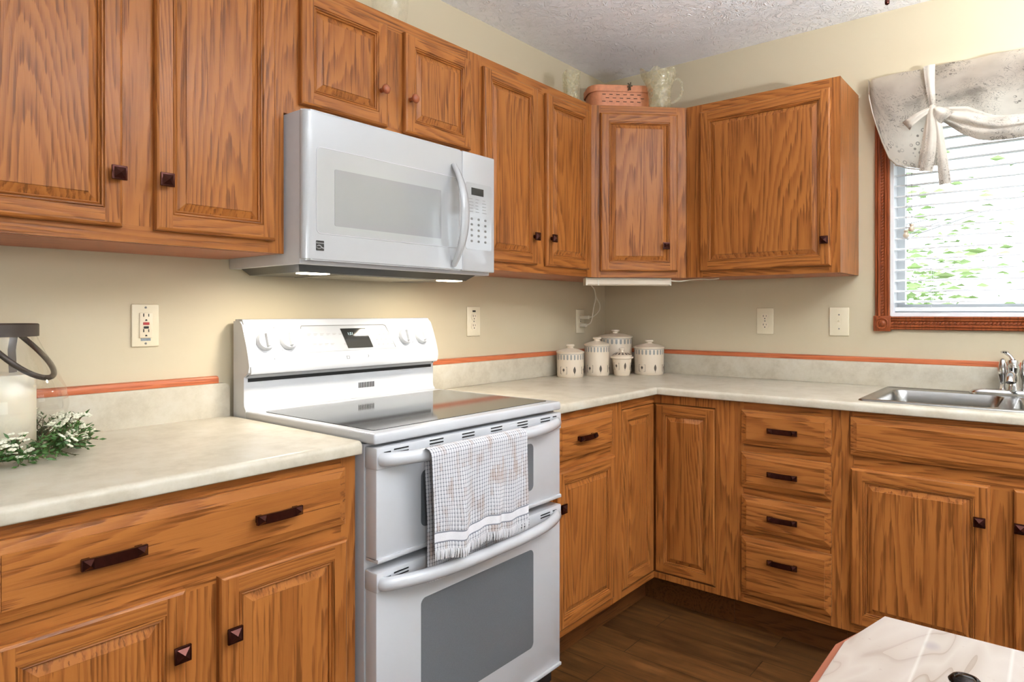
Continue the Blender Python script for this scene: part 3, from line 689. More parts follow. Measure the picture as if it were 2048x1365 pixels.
for row, xs in ((1.149, [-1.905 + .0235 * k for k in range(6)]), (1.118, [-1.893 + .0225 * k for k in range(4)]), (1.116, [-1.775])):
    b = RB()
    for xx in xs:
        for dz in (.0, -.0035): b.grid(lambda u, v: fp(xx + .015 * u * (1 if dz == 0 else .7), row + dz + .0013 * v, .0014), 1, 1)
    b.done('button_legends', 'greypale', rg, RO, smooth=0)
for r_ in range(4):
    b = RB()
    for c_ in range(4):
        xx = -1.648 + .0195 * c_ + .004 * r_; zz = 1.158 - .0165 * r_
        b.grid(lambda u, v: fp(xx + .007 * u, zz + .002 * v, .0014), 1, 1)
    b.done('keypad_legends', 'greypale', rg, RO, smooth=0)
b = RB()
for xx, zz in ((-2.013, 1.172), (-1.998, 1.106), (-1.476, 1.112), (-2.028, 1.081)): b = RB(); b.sphere(fp(xx, zz, .0005), .0014, u=8, v=6); b.done('printed_mark', 'grey', rg, RO)
b = RB()
bx = [fp(-1.772, 1.077, .001), fp(-1.762, 1.077, .001), fp(-1.761, 1.068, .001), fp(-1.771, 1.068, .001)]
b.tube(bx + [bx[0]], .0006, 5); b.done('printed_mark', 'grey', rg, RO); b = RB(); b.tube([fp(-1.686, 1.077, .001), fp(-1.683, 1.0735, .001), fp(-1.686, 1.069, .001)], .0006, 5)
b.done('printed_mark', 'grey', rg, RO)
# oven doors
def slots(b, rows, y):
    for xa, xb, z, n in rows:
        for k in range(n): b.box(xa, xb, y, y - .0012, z - .0082 * k - .0016, z - .0082 * k + .0016)
def oven_door(z0, z1, zp, wz0, wz1, hz, name, up):
    d = RB(); x0, x1 = -2.104, -1.364
    d.box(x0, x1, -.630, RF + .002, z0, z1 - .002, bev=.003); d.box(x0 - .002, x1 + .002, -.628, RF - .002, zp, z1, bev=.004); d.box(x0, x1, -.63, RF - .004, z0 - .004, z0 + .006, bev=.0015)
    o = d.done(name, 'white', rg, RO, smooth=40)
    w = RB(); w.prism(rrect(.459, wz1 - wz0, .016, 6, -1.7335, (wz0 + wz1) / 2), 'y', RF + .0035, RF + .0012); w.done('oven_window', 'ovenglass', o, RO, smooth=30)
    zz = z1 - .0065
    if up: rows = [(-2.085, -2.064, zz - .006, 2), (-2.054, -2.008, zz - .003, 2)] + [(a, a + .048, zz, 3) for a in (-1.937, -1.819, -1.703, -1.585)] + [(-1.472, -1.424, zz - .003, 2), (-1.409, -1.390, zz - .003, 2)]
    else: rows = [(-2.085, -2.064, zz - .010, 2), (-2.054, -2.008, zz - .006, 2)] + [(a, a + .048, zz - .003, 3) for a in (-1.937, -1.578)] + [(-1.472, -1.424, zz - .006, 2), (-1.409, -1.390, zz - .006, 2)]
    for row in rows:
        v = RB(); slots(v, [row], RF - .0018); v.done('vent_slots', 'black', o, RO, smooth=0)
    hb = RB(); P = []
    for k in range(33):
        s = -1 + 2 * k / 32; xx = -1.742 + .345 * s; e = 1 - abs(s) ** 3.2; P.append((xx, RF - .010 - .050 * e, hz))
    P = [(P[0][0] - .003, RF, hz)] + P + [(P[-1][0] + .003, RF, hz)]
    hb.tube(P, .0165, 16, up=(0, 0, 1), flat=(.85, 1.0)); hb.done('handle', 'white', o, RO, smooth=50)
    return o
od1 = oven_door(.634, .900, .848, .681, .8225, .8725, 'oven_door', True)
od2 = oven_door(.100, .608, .560, .205, .502, .580, 'oven_door', False)

# ------------------------------------------------------------------ towel over the upper oven handle
tw = thing('dish_towel', 'white and grey woven dish towel with brown checks over the oven handle', 'towel', (-1.815, -.735, .888))
TX0, TX1 = -2.004, -1.636; yb = RF - .060; hz = .8725; R_ = .0192
def tprof(s):
    """s in metres along the cloth: negative = back layer, 0 = top of bar, positive = front"""
    q = R_ * PI / 2
    if abs(s) <= q: a = s / R_; return (yb - R_ * math.sin(a), hz + R_ * math.cos(a))
    d = abs(s) - q; sg = 1 if s > 0 else -1
    return (yb - sg * R_, hz - d)
def tpt(u, s):
    x = TX0 + (TX1 - TX0) * u
    y, z = tprof(s)
    if s > .03:
        g = min(1, (s - .03) / .16); x += (.012 * g) * (1 - u) - (.012 * g) * u
        y += g * (.006 * math.sin(u * 17 + .6) + .004 * math.sin(u * 34 + s * 9)) - .004 * g
        z += g * .006 * math.sin(u * 12 + 1.2)
    elif s < 0:
        x += .012 * min(1, -s / .03) * (1 - u)
    if s < -.03:
        g = min(1, (-s - .03) / .16); x += .018 * g * (1 - u) - .012 * g * u; y += g * .009 - g * .004 * math.sin(u * 14); z += 0
    return Vector((x, y, z))
NU, CELL = 44, .0098
def cloth(b, s0, s1, mi, sub=4, bumps=True, mifn=None):
    n = max(1, int(round((s1 - s0) / CELL))); nv = n * sub; nu = NU * 4
    def f(u, v):
        s = s0 + (s1 - s0) * v; p = tpt(u, s)
        if bumps:
            cu = (u * NU) % 1; cvx = ((s / CELL) % 1)
            hgt = .0016 * (max(0, math.sin(PI * cu)) ** .5) * (max(0, math.sin(PI * cvx)) ** .5)
            e = tpt(u, s + .002) - tpt(u, s - .002); nrm = Vector((1, 0, 0)).cross(e).normalized()
            if s > 0 and nrm.y > 0: nrm = -nrm
            if s < 0 and nrm.y < 0: nrm = -nrm
            p = p + nrm * hgt
        return p
    b.grid(f, nu, nv, mi, uvfn=lambda u, v: (u * NU, (s0 + (s1 - s0) * v) / CELL), mifn=mifn)
TO = (-1.815, -.735, .888)
b = RB(); cloth(b, -.325, .218, 0); b.done('woven_cloth', 'towel', tw, TO, smooth=60)
b = RB()
b.grid(lambda u, v: tpt(u, .218 + .004 * v), 90, 1, 1); b.grid(lambda u, v: tpt(u, .222 + .020 * v), 90, 4, 0); b.grid(lambda u, v: tpt(u, .242 + .003 * v), 90, 1, 1)
b.done('hem_band', ['hem', 'hemgrey'], tw, TO, smooth=60)
b = RB(); cloth(b, .245, .262, 0, sub=4); b.done('hem_weave', 'towel', tw, TO, smooth=60)
rr = random.Random(5)
for s0, s1 in ((.262, .285), (-.325, -.350)):
    b = RB()
    for k in range(92):
        u = (k + .5) / 92
        p0 = tpt(u, s0); p1 = tpt(u + rr.uniform(-.006, .006), s1); p1.y += rr.uniform(-.003, .003)
        b.tube([p0, (p0 + p1) / 2 + Vector((rr.uniform(-.001, .001), -.001, 0)), p1], [.0019, .0017, .0012], 5)
    b.done('fringe', 'hem', tw, TO)

# ------------------------------------------------------------------ over-the-range microwave
MX0, MX1 = -2.113, -1.362; MF = -.392; MZ0, MZ1 = 1.355, 1.7495
mw = thing('microwave', 'white over-the-range microwave hung above the range', 'microwave', (-1.7375, -.19, 1.3265)); MO = (-1.7375, -.19, 1.3265)
b = RB(); b.box(MX0 + .001, MX1 - .001, -.003, -.368, 1.346, 1.7485, bev=.002); b.done('body', 'white_side', mw, MO, smooth=30)
b = RB()
Ld = [(-1.5245, -.371)] + [(MX0, -.371)] + [(MX0 + .024 - .024 * math.cos(a), MF + .018 - .018 * math.sin(a)) for a in [PI / 2 * k / 7 for k in range(8)]] + [(-1.5245, MF)]
b.prism(Ld, 'z', MZ0, MZ1); bmesh.ops.bevel(b.bm, geom=[e for e in b.bm.edges if abs(e.verts[0].co.z - e.verts[1].co.z) < 1e-6 and (e.verts[0].co.y + e.verts[1].co.y) / 2 < -.3712], offset=.004, segments=3, affect='EDGES')
md = b.done('door', 'mwwhite', mw, MO, smooth=40)
b = RB(); w_, h_ = .540, .228; b.prism(rrect(w_, h_, .014, 6, -2.077 + w_ / 2, 1.541), 'y', MF + .001, MF - .0008); b.done('window_surround', 'mwpanel', md, MO, smooth=30)
b = RB(); b.tube([(x, MF - .0004, z) for x, z in rrect(w_, h_, .014, 6, -2.077 + w_ / 2, 1.541)], .0011, 6, closed=True); b.done('surround_rim', 'white_side', md, MO)
b = RB(); b.prism(rrect(.400, .153, .004, 3, -2.020 + .2, 1.5275), 'y', MF - .0006, MF - .0014); b.done('door_window', 'mwwin', md, MO, smooth=30)
b = RB(); P = []; n = 20
for k in range(n + 1):
    s = -1 + 2 * k / n; P.append((-1.568 + .006 * (1 - s * s), MF - .004 - .046 * (1 - abs(s) ** 2.2), 1.532 + .163 * s))
rings = []
for k, p in enumerate(P):
    s = -1 + 2 * k / n; hw = .0085 + .0095 * (1 - abs(s) ** 2); th = .009
    tv = (Vector(P[min(k + 1, n)]) - Vector(P[max(k - 1, 0)])).normalized(); nn = Vector((0, -tv.z, tv.y))
    if nn.y > 0: nn = -nn
    q = Vector(p); pr = [(-hw, -.0), (-hw * .8, .006), (0, .009), (hw * .8, .006), (hw, 0), (hw * .8, -.004), (-hw * .8, -.004)]
    rings.append([q + Vector((a, 0, 0)) + nn * c_ for a, c_ in pr])
b.loft(rings); b.done('handle', 'mwwhite', md, MO, smooth=60)
b = RB(); b.box(-1.5215, MX1, -.371, MF, MZ0, MZ1, bev=.004, seg=3); mp = b.done('control_panel', 'mwwhite', mw, MO, smooth=40)
b = RB(); b.prism(rrect(.128, .222, .008, 5, -1.443, 1.539), 'y', MF + .001, MF - .0007); b.done('keypad', 'mwpanel', mp, MO, smooth=30)
b = RB(); b.box(-1.480, -1.420, MF - .0005, MF - .0013, 1.6095, 1.634); b.done('display', 'display', mp, MO, smooth=0)
b = RB(); rr = random.Random(9)
for r_ in range(5):
    for c_ in range(3):
        if r_ < 4 or True: b.box(-1.493 + .034 * c_, -1.493 + .034 * c_ + rr.uniform(.012, .024), MF - .0006, MF - .0011, 1.5955 - .0105 * r_, 1.5968 - .0105 * r_)
for r_ in range(5):
    for c_ in range(3): b.prism(rrect(.011, .008, .0035, 3, -1.478 + .034 * c_, 1.530 - .0185 * r_), 'y', MF - .0006, MF - .001)
b.done('keypad_legends', 'grey', mp, MO, smooth=0)
# badge
b = RB(); b.prism(rrect(.0245, .0265, .002, 4, -2.066, 1.3945), 'y', MF + .0005, MF - .001)
bd = b.done('badge', 'darkmetal', md, MO, smooth=30)
lettering('badge_lettering', 'Kenmore', .0062, 'mwwhite', md, Vector((-2.066, MF - .0013, 1.4015)) - Vector(MO))
b = RB()
def sw(z0, amp, ph, r_): return [(-2.0775 + .023 * k / 12, MF - .0012, z0 + amp * math.sin(PI * k / 12 * 1.6 + ph) - .004 * k / 12) for k in range(13)]
b.tube(sw(1.3935, .0032, -.4, 0), [.0004 + .0008 * math.sin(PI * k / 12) for k in range(13)], 5); b.tube(sw(1.3905, -.0028, .3, 0), .0007, 5)
b.done('badge_swoosh', 'mwwhite', md, MO)
# hood underside
top = [(-2.092, -.037), (-1.408, -.037), (-1.408, -.345), (-2.100, -.345)]; bot = [(-2.070, -.045), (-1.425, -.045), (-1.425, -.315), (-2.078, -.315)]
b = RB(); b.loft([[(x, y, 1.346) for x, y in top], [(x, y, 1.3275) for x, y in bot]]); tr = b.done('hood_tray', 'trayblack', mw, MO, smooth=0)
b = RB(); b.box(-1.93, -1.555, -.06, -.29, 1.3262, 1.3278); b.done('grease_filter', 'steel', tr, MO, smooth=0)
for xx in (-2.015, -1.475):
    b = RB(); b.prism(rrect(.08, .055, .008, 4, xx, -.285), 'z', 1.3252, 1.3275); b.done('hood_lens', 'hoodglow', tr, MO, smooth=0)

# ------------------------------------------------------------------ window, casing, blind, curtain
wn = thing('window_1', None, None, (0.0, (WIN[0] + WIN[1]) / 2, WIN[2])); struct(wn); WO = (0.0, (WIN[0] + WIN[1]) / 2, WIN[2])
y0, y1, z0, z1 = WIN
b = RB(); yc = y0
for a, c_ in ((y0, y0 + .012), (y1 - .012, y1)): b.box(.002, .128, a, c_, z0, z1)
b.box(.002, .128, y0, y1, z1 - .012, z1); b.box(-.002, .128, y0, y1, z0, z0 + .0165); b.done('jamb', 'vinyl', wn, WO, smooth=0)
b = RB()
for a, c_ in ((y0 + .012, y0 + .04), (y1 - .04, y1 - .012)): b.box(.085, .12, a, c_, z0 + .016, z1 - .012)
b.box(.085, .12, y0 + .04, y1 - .04, z0 + .016, z0 + .05); b.box(.085, .12, y0 + .04, y1 - .04, z1 - .05, z1 - .012)
b.done('sash', 'vinyl', wn, WO, smooth=0)
b = RB(); b.box(.10, .104, y0 + .04, y1 - .04, z0 + .05, z1 - .04); b.done('pane', 'pane', wn, WO, smooth=0)
# fluted casing with rope centre, rosette corner blocks
CW = .0535
def casing(p0, p1, name):
    """straight fluted board between two points on the wall plane (y,z)"""
    (ya, za), (yb2, zb) = p0, p1; Ln = math.hypot(yb2 - ya, zb - za); horiz = abs(zb - za) < 1e-6
    pr = [(0, 0), (0, .012), (.003, .015), (.007, .015), (.009, .011), (.012, .0155), (.016, .0155), (.0185, .011), (.0205, .010), (.033, .010), (.035, .011), (.0375, .0155), (.0415, .0155), (.0445, .011), (.0465, .015), (.0505, .015), (.0535, .012), (.0535, 0)]
    b = RB(); n_ = []
    for e in (0, 1):
        ring = []
        for u, v in pr:
            uu = u - CW / 2
            ring.append((-v - .0004, ya + (yb2 - ya) * e + (0 if horiz else uu), za + (zb - za) * e + (uu if horiz else 0)))
        n_.append(ring)
    b.loft(n_, 0, True, (True, True), pc(), 0)
    k = int(Ln / .0125)
    for i in range(k):
        t_ = (i + .5) / k; c_ = Vector((-.0115, ya + (yb2 - ya) * t_, za + (zb - za) * t_)); ang = .6 if not horiz else PI / 2 - .6
        b.sphere(c_, .0062, 0, (.55, .75, 1.35), 8, 6, Matrix.Rotation(ang, 4, 'X'))
    return b.done(name, 'casing', wn, WO, smooth=40)
yl = y1 + CW / 2 + .0005; yr = y0 - CW / 2 - .0005; zb_ = z0 - CW / 2 - .0005; zt_ = z1 + CW / 2
casing((yl, z0 + .001), (yl, z1), 'casing_board'); casing((yr, z0 + .001), (yr, z1), 'casing_board'); casing((y1 - .001, zb_), (y0 + .001, zb_), 'casing_board'); casing((y1, zt_), (y0, zt_), 'casing_board')
MX_ = Matrix(((0, 0, -1, 0), (0, 1, 0, 0), (1, 0, 0, 0), (0, 0, 0, 1)))
for yy in (yl, yr):
    for zz in (zb_ - .002, zt_):
        b = RB(); b.box(-.019, 0, yy - .0315, yy + .0315, zz - .0315, zz + .0315, bev=.0015)
        b.lathe([(.0245, .0185), (.0245, .0225), (.021, .0235), (.018, .0195), (.014, .0195), (.012, .0225), (.006, .0245), (0.001, .0245)], (0, yy, zz), 28, 0, MX_, (False, True))
        b.done('corner_block', 'casing', wn, WO, smooth=40)
# blind
bl = thing('window_blind', 'white horizontal slat blind filling the window, slats open', 'blind', (.045, (y0 + y1) / 2, z0 + .018)); BO = (.045, (y0 + y1) / 2, z0 + .018)
b = RB(); b.box(.02, .07, y0 + .016, y1 - .016, z1 - .055, z1 - .014); b.done('headrail', 'vinyl', bl, BO, smooth=0)
b = RB(); zsl = [1.2605 + .04335 * k for k in range(18)]
for zz in zsl:
    pts = []
    for k in range(7):
        u = -1 + 2 * k / 6; dx = .025 * u; pts.append((.045 + dx * math.cos(.10), zz + .0025 * (1 - u * u) - dx * math.sin(-.10)))
    up_ = [(x, z + .0046) for x, z in pts]
    ring = pts + up_[::-1]
    b.loft([[(x, y0 + .018, z) for x, z in ring], [(x, y1 - .009 - .002, z) for x, z in ring]])
b.done('slats', 'slat', bl, BO, smooth=40)
b = RB(); b.box(.02, .07, y0 + .018, y1 - .013, 1.2225, 1.240, bev=.003); b.done('bottom_rail', 'vinyl', bl, BO, smooth=30)
for yy in (-1.505, -1.825, -2.15):
    b = RB(); 
    for xx in (.0185, .0715): b.tube([(xx, yy, z1 - .05), (xx, yy, 1.6), (xx, yy, 1.235)], .0009, 5)
    b.done('ladder_cord', 'vinyl', bl, BO)
for yy, zz in ((-1.4185, 1.528), (-1.438, 1.552)):
    b = RB(); b.tube([(.008, yy, z1 - .04), (.008, yy, 1.8), (.008, yy, zz + .02)], .0008, 5); o = b.done('pull_cord', 'grey', bl, BO)
    b = RB(); b.lathe([(.004, .024), (.0085, .023), (.0085, .017), (.006, .0145), (.011, .006), (.0115, 0), (.008, -.006), (.002, -.008)], (.008, yy, zz + .002), 16); b.done('tassel', 'twig2' if 'twig2' in M else 'lens', o, BO)
# valance curtain
yc = (y0 + y1) / 2
cu = thing('valance_curtain', 'floral print tie-up valance curtain with fabric bow over the window', 'curtain', (-.04, yc, 2.175)); KO = (-.04, yc, 2.175)
def interp(tab, x):
    for (xa, ya), (xb, yb_) in zip(tab, tab[1:]):
        if xa <= x <= xb: t_ = (x - xa) / (xb - xa) if xb > xa else 0; t_ = t_ * t_ * (3 - 2 * t_) if False else t_; return ya + (yb_ - ya) * t_
    return tab[-1][1] if x > tab[-1][0] else tab[0][1]
dY = lambda y: y1 - y + .0      # distance right of the opening's left edge
LOW = [(-.073, 2.118), (-.066, 2.10), (-.055, 2.04), (-.044, 1.997), (-.02, 1.915), (.005, 1.846), (.03, 1.815), (.07, 1.796), (.111, 1.786), (.145, 1.79), (.158, 1.985), (.27, 1.985), (.36, 1.93), (.46, 1.915)]
def low(s): return interp(LOW, s)
Wd = y1 - y0
def vpt(u, v):
    s = -.073 + (Wd / 2 + .073) * u
    zl = low(s); zt = 2.177
    z = zt + (zl - zt) * v
    x = -.058 - .006 * math.sin(s * 38 + v * 3) * (1 - v) - .010 * v * math.sin(s * 21 + 1) 
    if s < -.05: x += .05 * min(1, (-.05 - s) / .023) ** 2
    k = math.exp(-((s - .158) / .06) ** 2); x -= .008 * k * math.exp(-((z - 2.0) / .07) ** 2)
    return Vector((x, y1 - s, z))
for mir in (0, 1):
    mm = (lambda p: p) if not mir else (lambda p: Vector((p[0], 2 * yc - p[1], p[2])))
    b = RB(); b.grid(lambda u, v: mm(vpt(u, v)), 70, 26, uvfn=lambda u, v: (u * .56, v * .38)); b.done('panel', 'cloth', cu, KO, smooth=80)
    # hem along the free left edge
    hs = [(-.0725 + .0008, 2.117), (-.066, 2.095), (-.055, 2.037), (-.044, 1.994), (-.02, 1.912), (.005, 1.843), (.03, 1.812), (.07, 1.793), (.111, 1.783), (.135, 1.781)]
    b = RB(); b.tube([mm(Vector((-.0535 if i else -.03, y1 - s, z))) for i, (s, z) in enumerate(hs)], .0085, 8, flat=(.25, 1), up=(1, 0, 0)); 
    b.bm.loops.layers.uv.new('UVMap'); b.done('hem', 'cloth2', cu, KO, smooth=60)
    # gathered swag from knot to the window centre
    def swag(u, v):
        s = .160 + (Wd / 2 - .160) * u
        zt = interp([(.158, 2.010), (.20, 2.012), (.268, 2.002), (.33, 1.965), (.36, 1.950), (.44, 1.940), (.47, 1.940)], s)
        zb2 = interp([(.158, 1.975), (.20, 1.945), (.25, 1.900), (.30, 1.872), (.34, 1.862), (.40, 1.858), (.47, 1.860)], s)
        z = zt + (zb2 - zt) * v
        fold = math.sin(v * PI * 5 + u * 1.5) * .008 * (.35 + .65 * math.sin(PI * min(1, u * 1.2 + .1)))
        bulge = .030 * math.sin(PI * v) * min(1, .3 + 1.5 * u)
        return mm(Vector((-.062 - bulge - fold, y1 - s, z - .004 * math.sin(v * 12 + 3 * u))))
    b = RB(); b.grid(swag, 50, 30, uvfn=lambda u, v: (u * .4 + .3, v * .25)); b.done('swag', 'cloth2', cu, KO, smooth=80)
    # tie band, knot, loops and tails
    def ribbon(b, pts, w0, w1, x0, curl=.004, n=18, foldd=0.0):
        def f(u, v):
            s, z = None, None
            k = u * (len(pts) - 1); i = min(int(k), len(pts) - 2); t_ = k - i
            A = Vector(pts[i]); Bv = Vector(pts[i + 1]); p = A + (Bv - A) * t_
            d_ = (Bv - A).normalized(); nrm = Vector((-d_.y, d_.x)); w_ = (w0 + (w1 - w0) * u)
            q = p + nrm * (w_ * (v - .5))
            return mm(Vector((x0 - foldd * math.sin(PI * u) - curl * math.cos((v - .5) * PI * 2) - .002 * math.sin(u * 9), y1 - q.x, q.y)))
        b.grid(f, n, 8, uvfn=lambda u, v: (u * .3, v * .06))
    b = RB(); ribbon(b, [(.146, 2.180), (.149, 2.10), (.158, 2.015)], .040, .020, -.074); b.done('tie_band', 'cloth2', cu, KO, smooth=80)
    b = RB(); b.sphere(mm(Vector((-.088, y1 - .158, 2.006))), .014, 0, (.8, .9, 1.1)); b.bm.loops.layers.uv.new('UVMap') if not b.bm.loops.layers.uv else None; b.done('knot', 'cloth2', cu, KO)
    b = RB(); ribbon(b, [(.152, 2.006), (.115, 1.982), (.085, 1.963), (.070, 1.952)], .020, .044, -.092, .006, foldd=.02); ribbon(b, [(.164, 2.004), (.184, 1.983), (.208, 1.958)], .022, .062, -.092, .006, foldd=.02); b.done('bow_loop', 'cloth2', cu, KO, smooth=80)
    for pts, w0, w1, x_ in (([(.156, 2.004), (.158, 1.93), (.152, 1.85), (.138, 1.765)], .028, .046, -.098), ([(.166, 2.004), (.178, 1.93), (.190, 1.82), (.201, 1.708)], .022, .040, -.094), ([(.152, 2.0), (.140, 1.93), (.130, 1.85), (.126, 1.782)], .020, .034, -.082), ([(.160, 2.0), (.165, 1.93), (.166, 1.85), (.166, 1.785)], .014, .016, -.078)):
        b = RB(); ribbon(b, pts, w0, w1, x_, .004); b.done('bow_tail', 'cloth2', cu, KO, smooth=80)
# side return to the wall on the left
b = RB(); b.grid(lambda u, v: Vector((-.058 * (1 - u) + .0 * u - .001, y1 + .073 - .004 * (1 - u), 2.176 + (2.122 - 2.176) * v)), 4, 4, uvfn=lambda u, v: (u * .05, v * .05)); b.done('side_return', 'cloth', cu, KO, smooth=80)
b = RB(); b.tube([(-.036, y1 + .048, 2.16), (-.036, yc, 2.16), (-.036, y0 - .048, 2.16)], .006, 10); b.done('rod', 'vinyl', cu, KO)
for yy in (y1 + .044, y0 - .044):
    b = RB(); b.box(-.040, -.0005, yy - .006, yy + .006, 2.150, 2.168); b.done('rod_bracket', 'vinyl', cu, KO, smooth=0)

# ------------------------------------------------------------------ outside the window
b = MB(); b.box(.6, 16, -14, 12, -.75, -.6); struct(b.build('ground', 'lawn', smooth=0))
nh = thing('neighbor_house', 'pale blue siding house beyond the kitchen window', 'house', (8.0, .8, -.6))
b = RB(); b.box(7.2, 9.5, 1.0, 3.4, -.6, 2.6, 0); 
for k in range(16): b.box(7.185, 7.2, 1.0, 3.4, -.6 + .2 * k, -.6 + .2 * k + .19)
b.done('wall', 'siding', nh, (8.0, .8, -.6), smooth=0)
b = RB(); b.prism([(.7, 2.55), (3.8, 2.55), (2.2, 3.7)], 'x', 6.9, 9.8); b.done('roof', 'vinyl', nh, (8.0, .8, -.6), smooth=0)
b = RB(); b.box(7.15, 7.19, 1.4, 2.3, .9, 2.0); b.done('window', 'vinyl', nh, (8.0, .8, -.6), smooth=0)
def tree(x, y, h, r, seed, label, n=700, zc=None):
    t_ = thing('tree', label, 'tree', (x, y, -.6)); rr = random.Random(seed); O = (x, y, -.6)
    b = RB(); b.tube([(x, y, -.6), (x + .05, y, h * .4), (x, y + .1, h * .8)], [.07, .05, .02], 8)
    for k in range(14):
        a = rr.uniform(0, 2 * PI); z = rr.uniform(.3, h * .75); q = Vector((math.cos(a), math.sin(a), rr.uniform(.1, .5))) * r * rr.uniform(.6, 1)
        p = Vector((x, y, z)); b.tube([p, p + q * .5 + Vector((0, 0, .05)), p + q], [.008, .005, .003], 5)
    b.done('trunk', 'bark', t_, O)
    b = RB()
    for k in range(n):
        d_ = Vector((rr.gauss(0, .5), rr.gauss(0, .5), rr.gauss(0, .45))); p = Vector((x, y, (zc or h * .6))) + d_ * r
        m_ = Matrix.Translation(p) @ Matrix.Rotation(rr.uniform(0, 6), 4, 'Z') @ Matrix.Rotation(rr.uniform(-1.2, 1.2), 4, 'X')
        s_ = rr.uniform(.035, .07); L_ = [(-s_, 0, 0), (0, -s_ * .4, .01), (s_, 0, 0), (0, s_ * .4, .01)]
        b.face([m_ @ Vector(v) for v in L_])
    b.done('foliage', 'tree', t_, O, smooth=0)
tree(3.2, -.55, 2.4, 1.0, 3, 'spring green tree just outside the kitchen window', 2200, 1.3)

# ------------------------------------------------------------------ sink and faucet
sk = thing('sink', 'double-bowl stainless steel sink set in the long counter', 'sink', (-.32, -1.776, CT)); SO = (-.32, -1.776, CT)
b = RB(); zr = CT + .004
# bowls
def bowl(b, xa, xb, ya, yb_, dep=.17):
    cx, cy = (xa + xb) / 2, (ya + yb_) / 2; w_, h_ = xb - xa, ya - yb_
    rings = []
    for sc_, rad, z in ((0.0, .045, zr), (.004, .043, zr - .006), (.010, .04, zr - .05), (.018, .04, zr - dep + .03), (.03, .04, zr - dep + .008), (.05, .035, zr - dep)):
        rings.append([(x, y, z) for x, y in rrect(w_ - 2 * sc_, h_ - 2 * sc_, rad, 7, cx, cy)])
    return rings
BW = [(-.535, -.150, -1.402, -1.752), (-.535, -.150, -1.790, -2.150)]
for q in BW: b.loft(bowl(b, *q), 0, True, (False, True))
# deck with two openings: ring faces around each bowl
def ringfaces(b, outer, inner):
    n = len(inner); 
    O = [b.bm.verts.new(p) for p in outer]; I = [b.bm.verts.new(p) for p in inner]
    for i in range(n): b.bm.faces.new((O[i], O[(i + 1) % n], I[(i + 1) % n], I[i]))
ym = -1.771
for (xa, xb, ya, yb_), (oa, ob) in zip(BW, ((SK[2] - .008, ym), (ym, SK[3] + .008))):
    cx, cy = (xa + xb) / 2, (ya + yb_) / 2; inn = rrect(xb - xa, ya - yb_, .045, 7, cx, cy)
    X0, X1 = SK[0] + .008, SK[1] - .008
    out = []
    for x, y in inn:
        dx, dy = x - cx, y - cy; tx = ((X1 - cx) / dx if dx > 1e-9 else (X0 - cx) / dx if dx < -1e-9 else 1e9); ty = ((oa - cy) / dy if dy > 1e-9 else (ob - cy) / dy if dy < -1e-9 else 1e9)
        t_ = min(tx, ty); out.append((cx + dx * t_, cy + dy * t_, zr))
    # snap the corner rays to the deck corners
    for gx, gy in ((X0, oa), (X1, oa), (X0, ob), (X1, ob)):
        i = min(range(len(out)), key=lambda k: (out[k][0] - gx) ** 2 + (out[k][1] - gy) ** 2); out[i] = (gx, gy, zr)
    ringfaces(b, out, [(x, y, zr) for x, y in inn])
# rolled rim
rim = rrect(SK[1] - SK[0], SK[2] - SK[3], .02, 5, (SK[0] + SK[1]) / 2, (SK[2] + SK[3]) / 2)
cx, cy = (SK[0] + SK[1]) / 2, (SK[2] + SK[3]) / 2
rs = []
for off_, z in ((0, CT + .0003), (.001, CT + .004), (.004, CT + .0062), (.008, CT + .006), (.011, zr)):
    rs.append([(x, y, z) for x, y in rrect(SK[1] - SK[0] - 2 * off_, SK[2] - SK[3] - 2 * off_, .02 - off_ * .8, 5, cx, cy)])
b.loft(rs, 0, True, (False, False))
b.done('basin', 'steel', sk, SO, smooth=50)
for q in BW:
    b = RB(); b.lathe([(.04, zr - .1705), (.043, zr - .168), (.03, zr - .169), (.0, zr - .1695)], ((q[0] + q[1]) / 2, (q[2] + q[3]) / 2, 0), 20); b.done('drain', 'chrome', sk, SO)
fx, fy = -.098, -1.772
fc = thing('faucet', 'chrome single-lever kitchen faucet with side sprayers behind the sink', 'faucet', (fx, fy, zr)); FO = (fx, fy, zr)
b = RB(); b.loft([[(fx + u * k1, fy + v * k1, zr + z) for u, v in rrect(.055, .262, .026, 8)] for k1, z in ((1, 0), (1, .006), (.93, .014), (.75, .02))]); b.done('deck_plate', 'chrome', fc, FO, smooth=50)
b = RB(); b.lathe([(.022, .018), (.02, .03), (.0168, .045), (.0168, .10), (.0175, .102)], (fx, fy, zr), 24); b.lathe([(.018, .1), (.0185, .108), (.0185, .118), (.015, .127), (.0, .129)], (fx, fy, zr), 24); b.done('body', 'chrome', fc, FO, smooth=50)
b = RB(); b.tube([(fx, fy, zr + .05), (fx - .06, fy - .0, zr + .075), (fx - .14, fy, zr + .085), (fx - .19, fy, zr + .08), (fx - .2, fy, zr + .062)], [.013, .0125, .012, .012, .0125], 14); b.done('spout', 'chrome', fc, FO, smooth=60)
b = RB(); b.tube([(fx + .004, fy, zr + .125), (fx + .012, fy + .008, zr + .14), (fx + .02, fy + .022, zr + .152)], [.008, .006, .0075], 10); b.lathe([(.002, -.004), (.012, -.003), (.013, .003), (.004, .006)], (fx + .02, fy + .026, zr + .154), 14); b.done('lever', 'chrome', fc, FO, smooth=60)
for dy in (.026, -.026):
    b = RB(); b.lathe([(.014, .012), (.011, .03), (.011, .05), (.016, .068), (.0175, .085), (.012, .11), (.008, .125), (.004, .13)], (fx + .035, fy + dy * 1.25, zr), 18); b.done('sprayer', 'chrome', fc, FO, smooth=60)

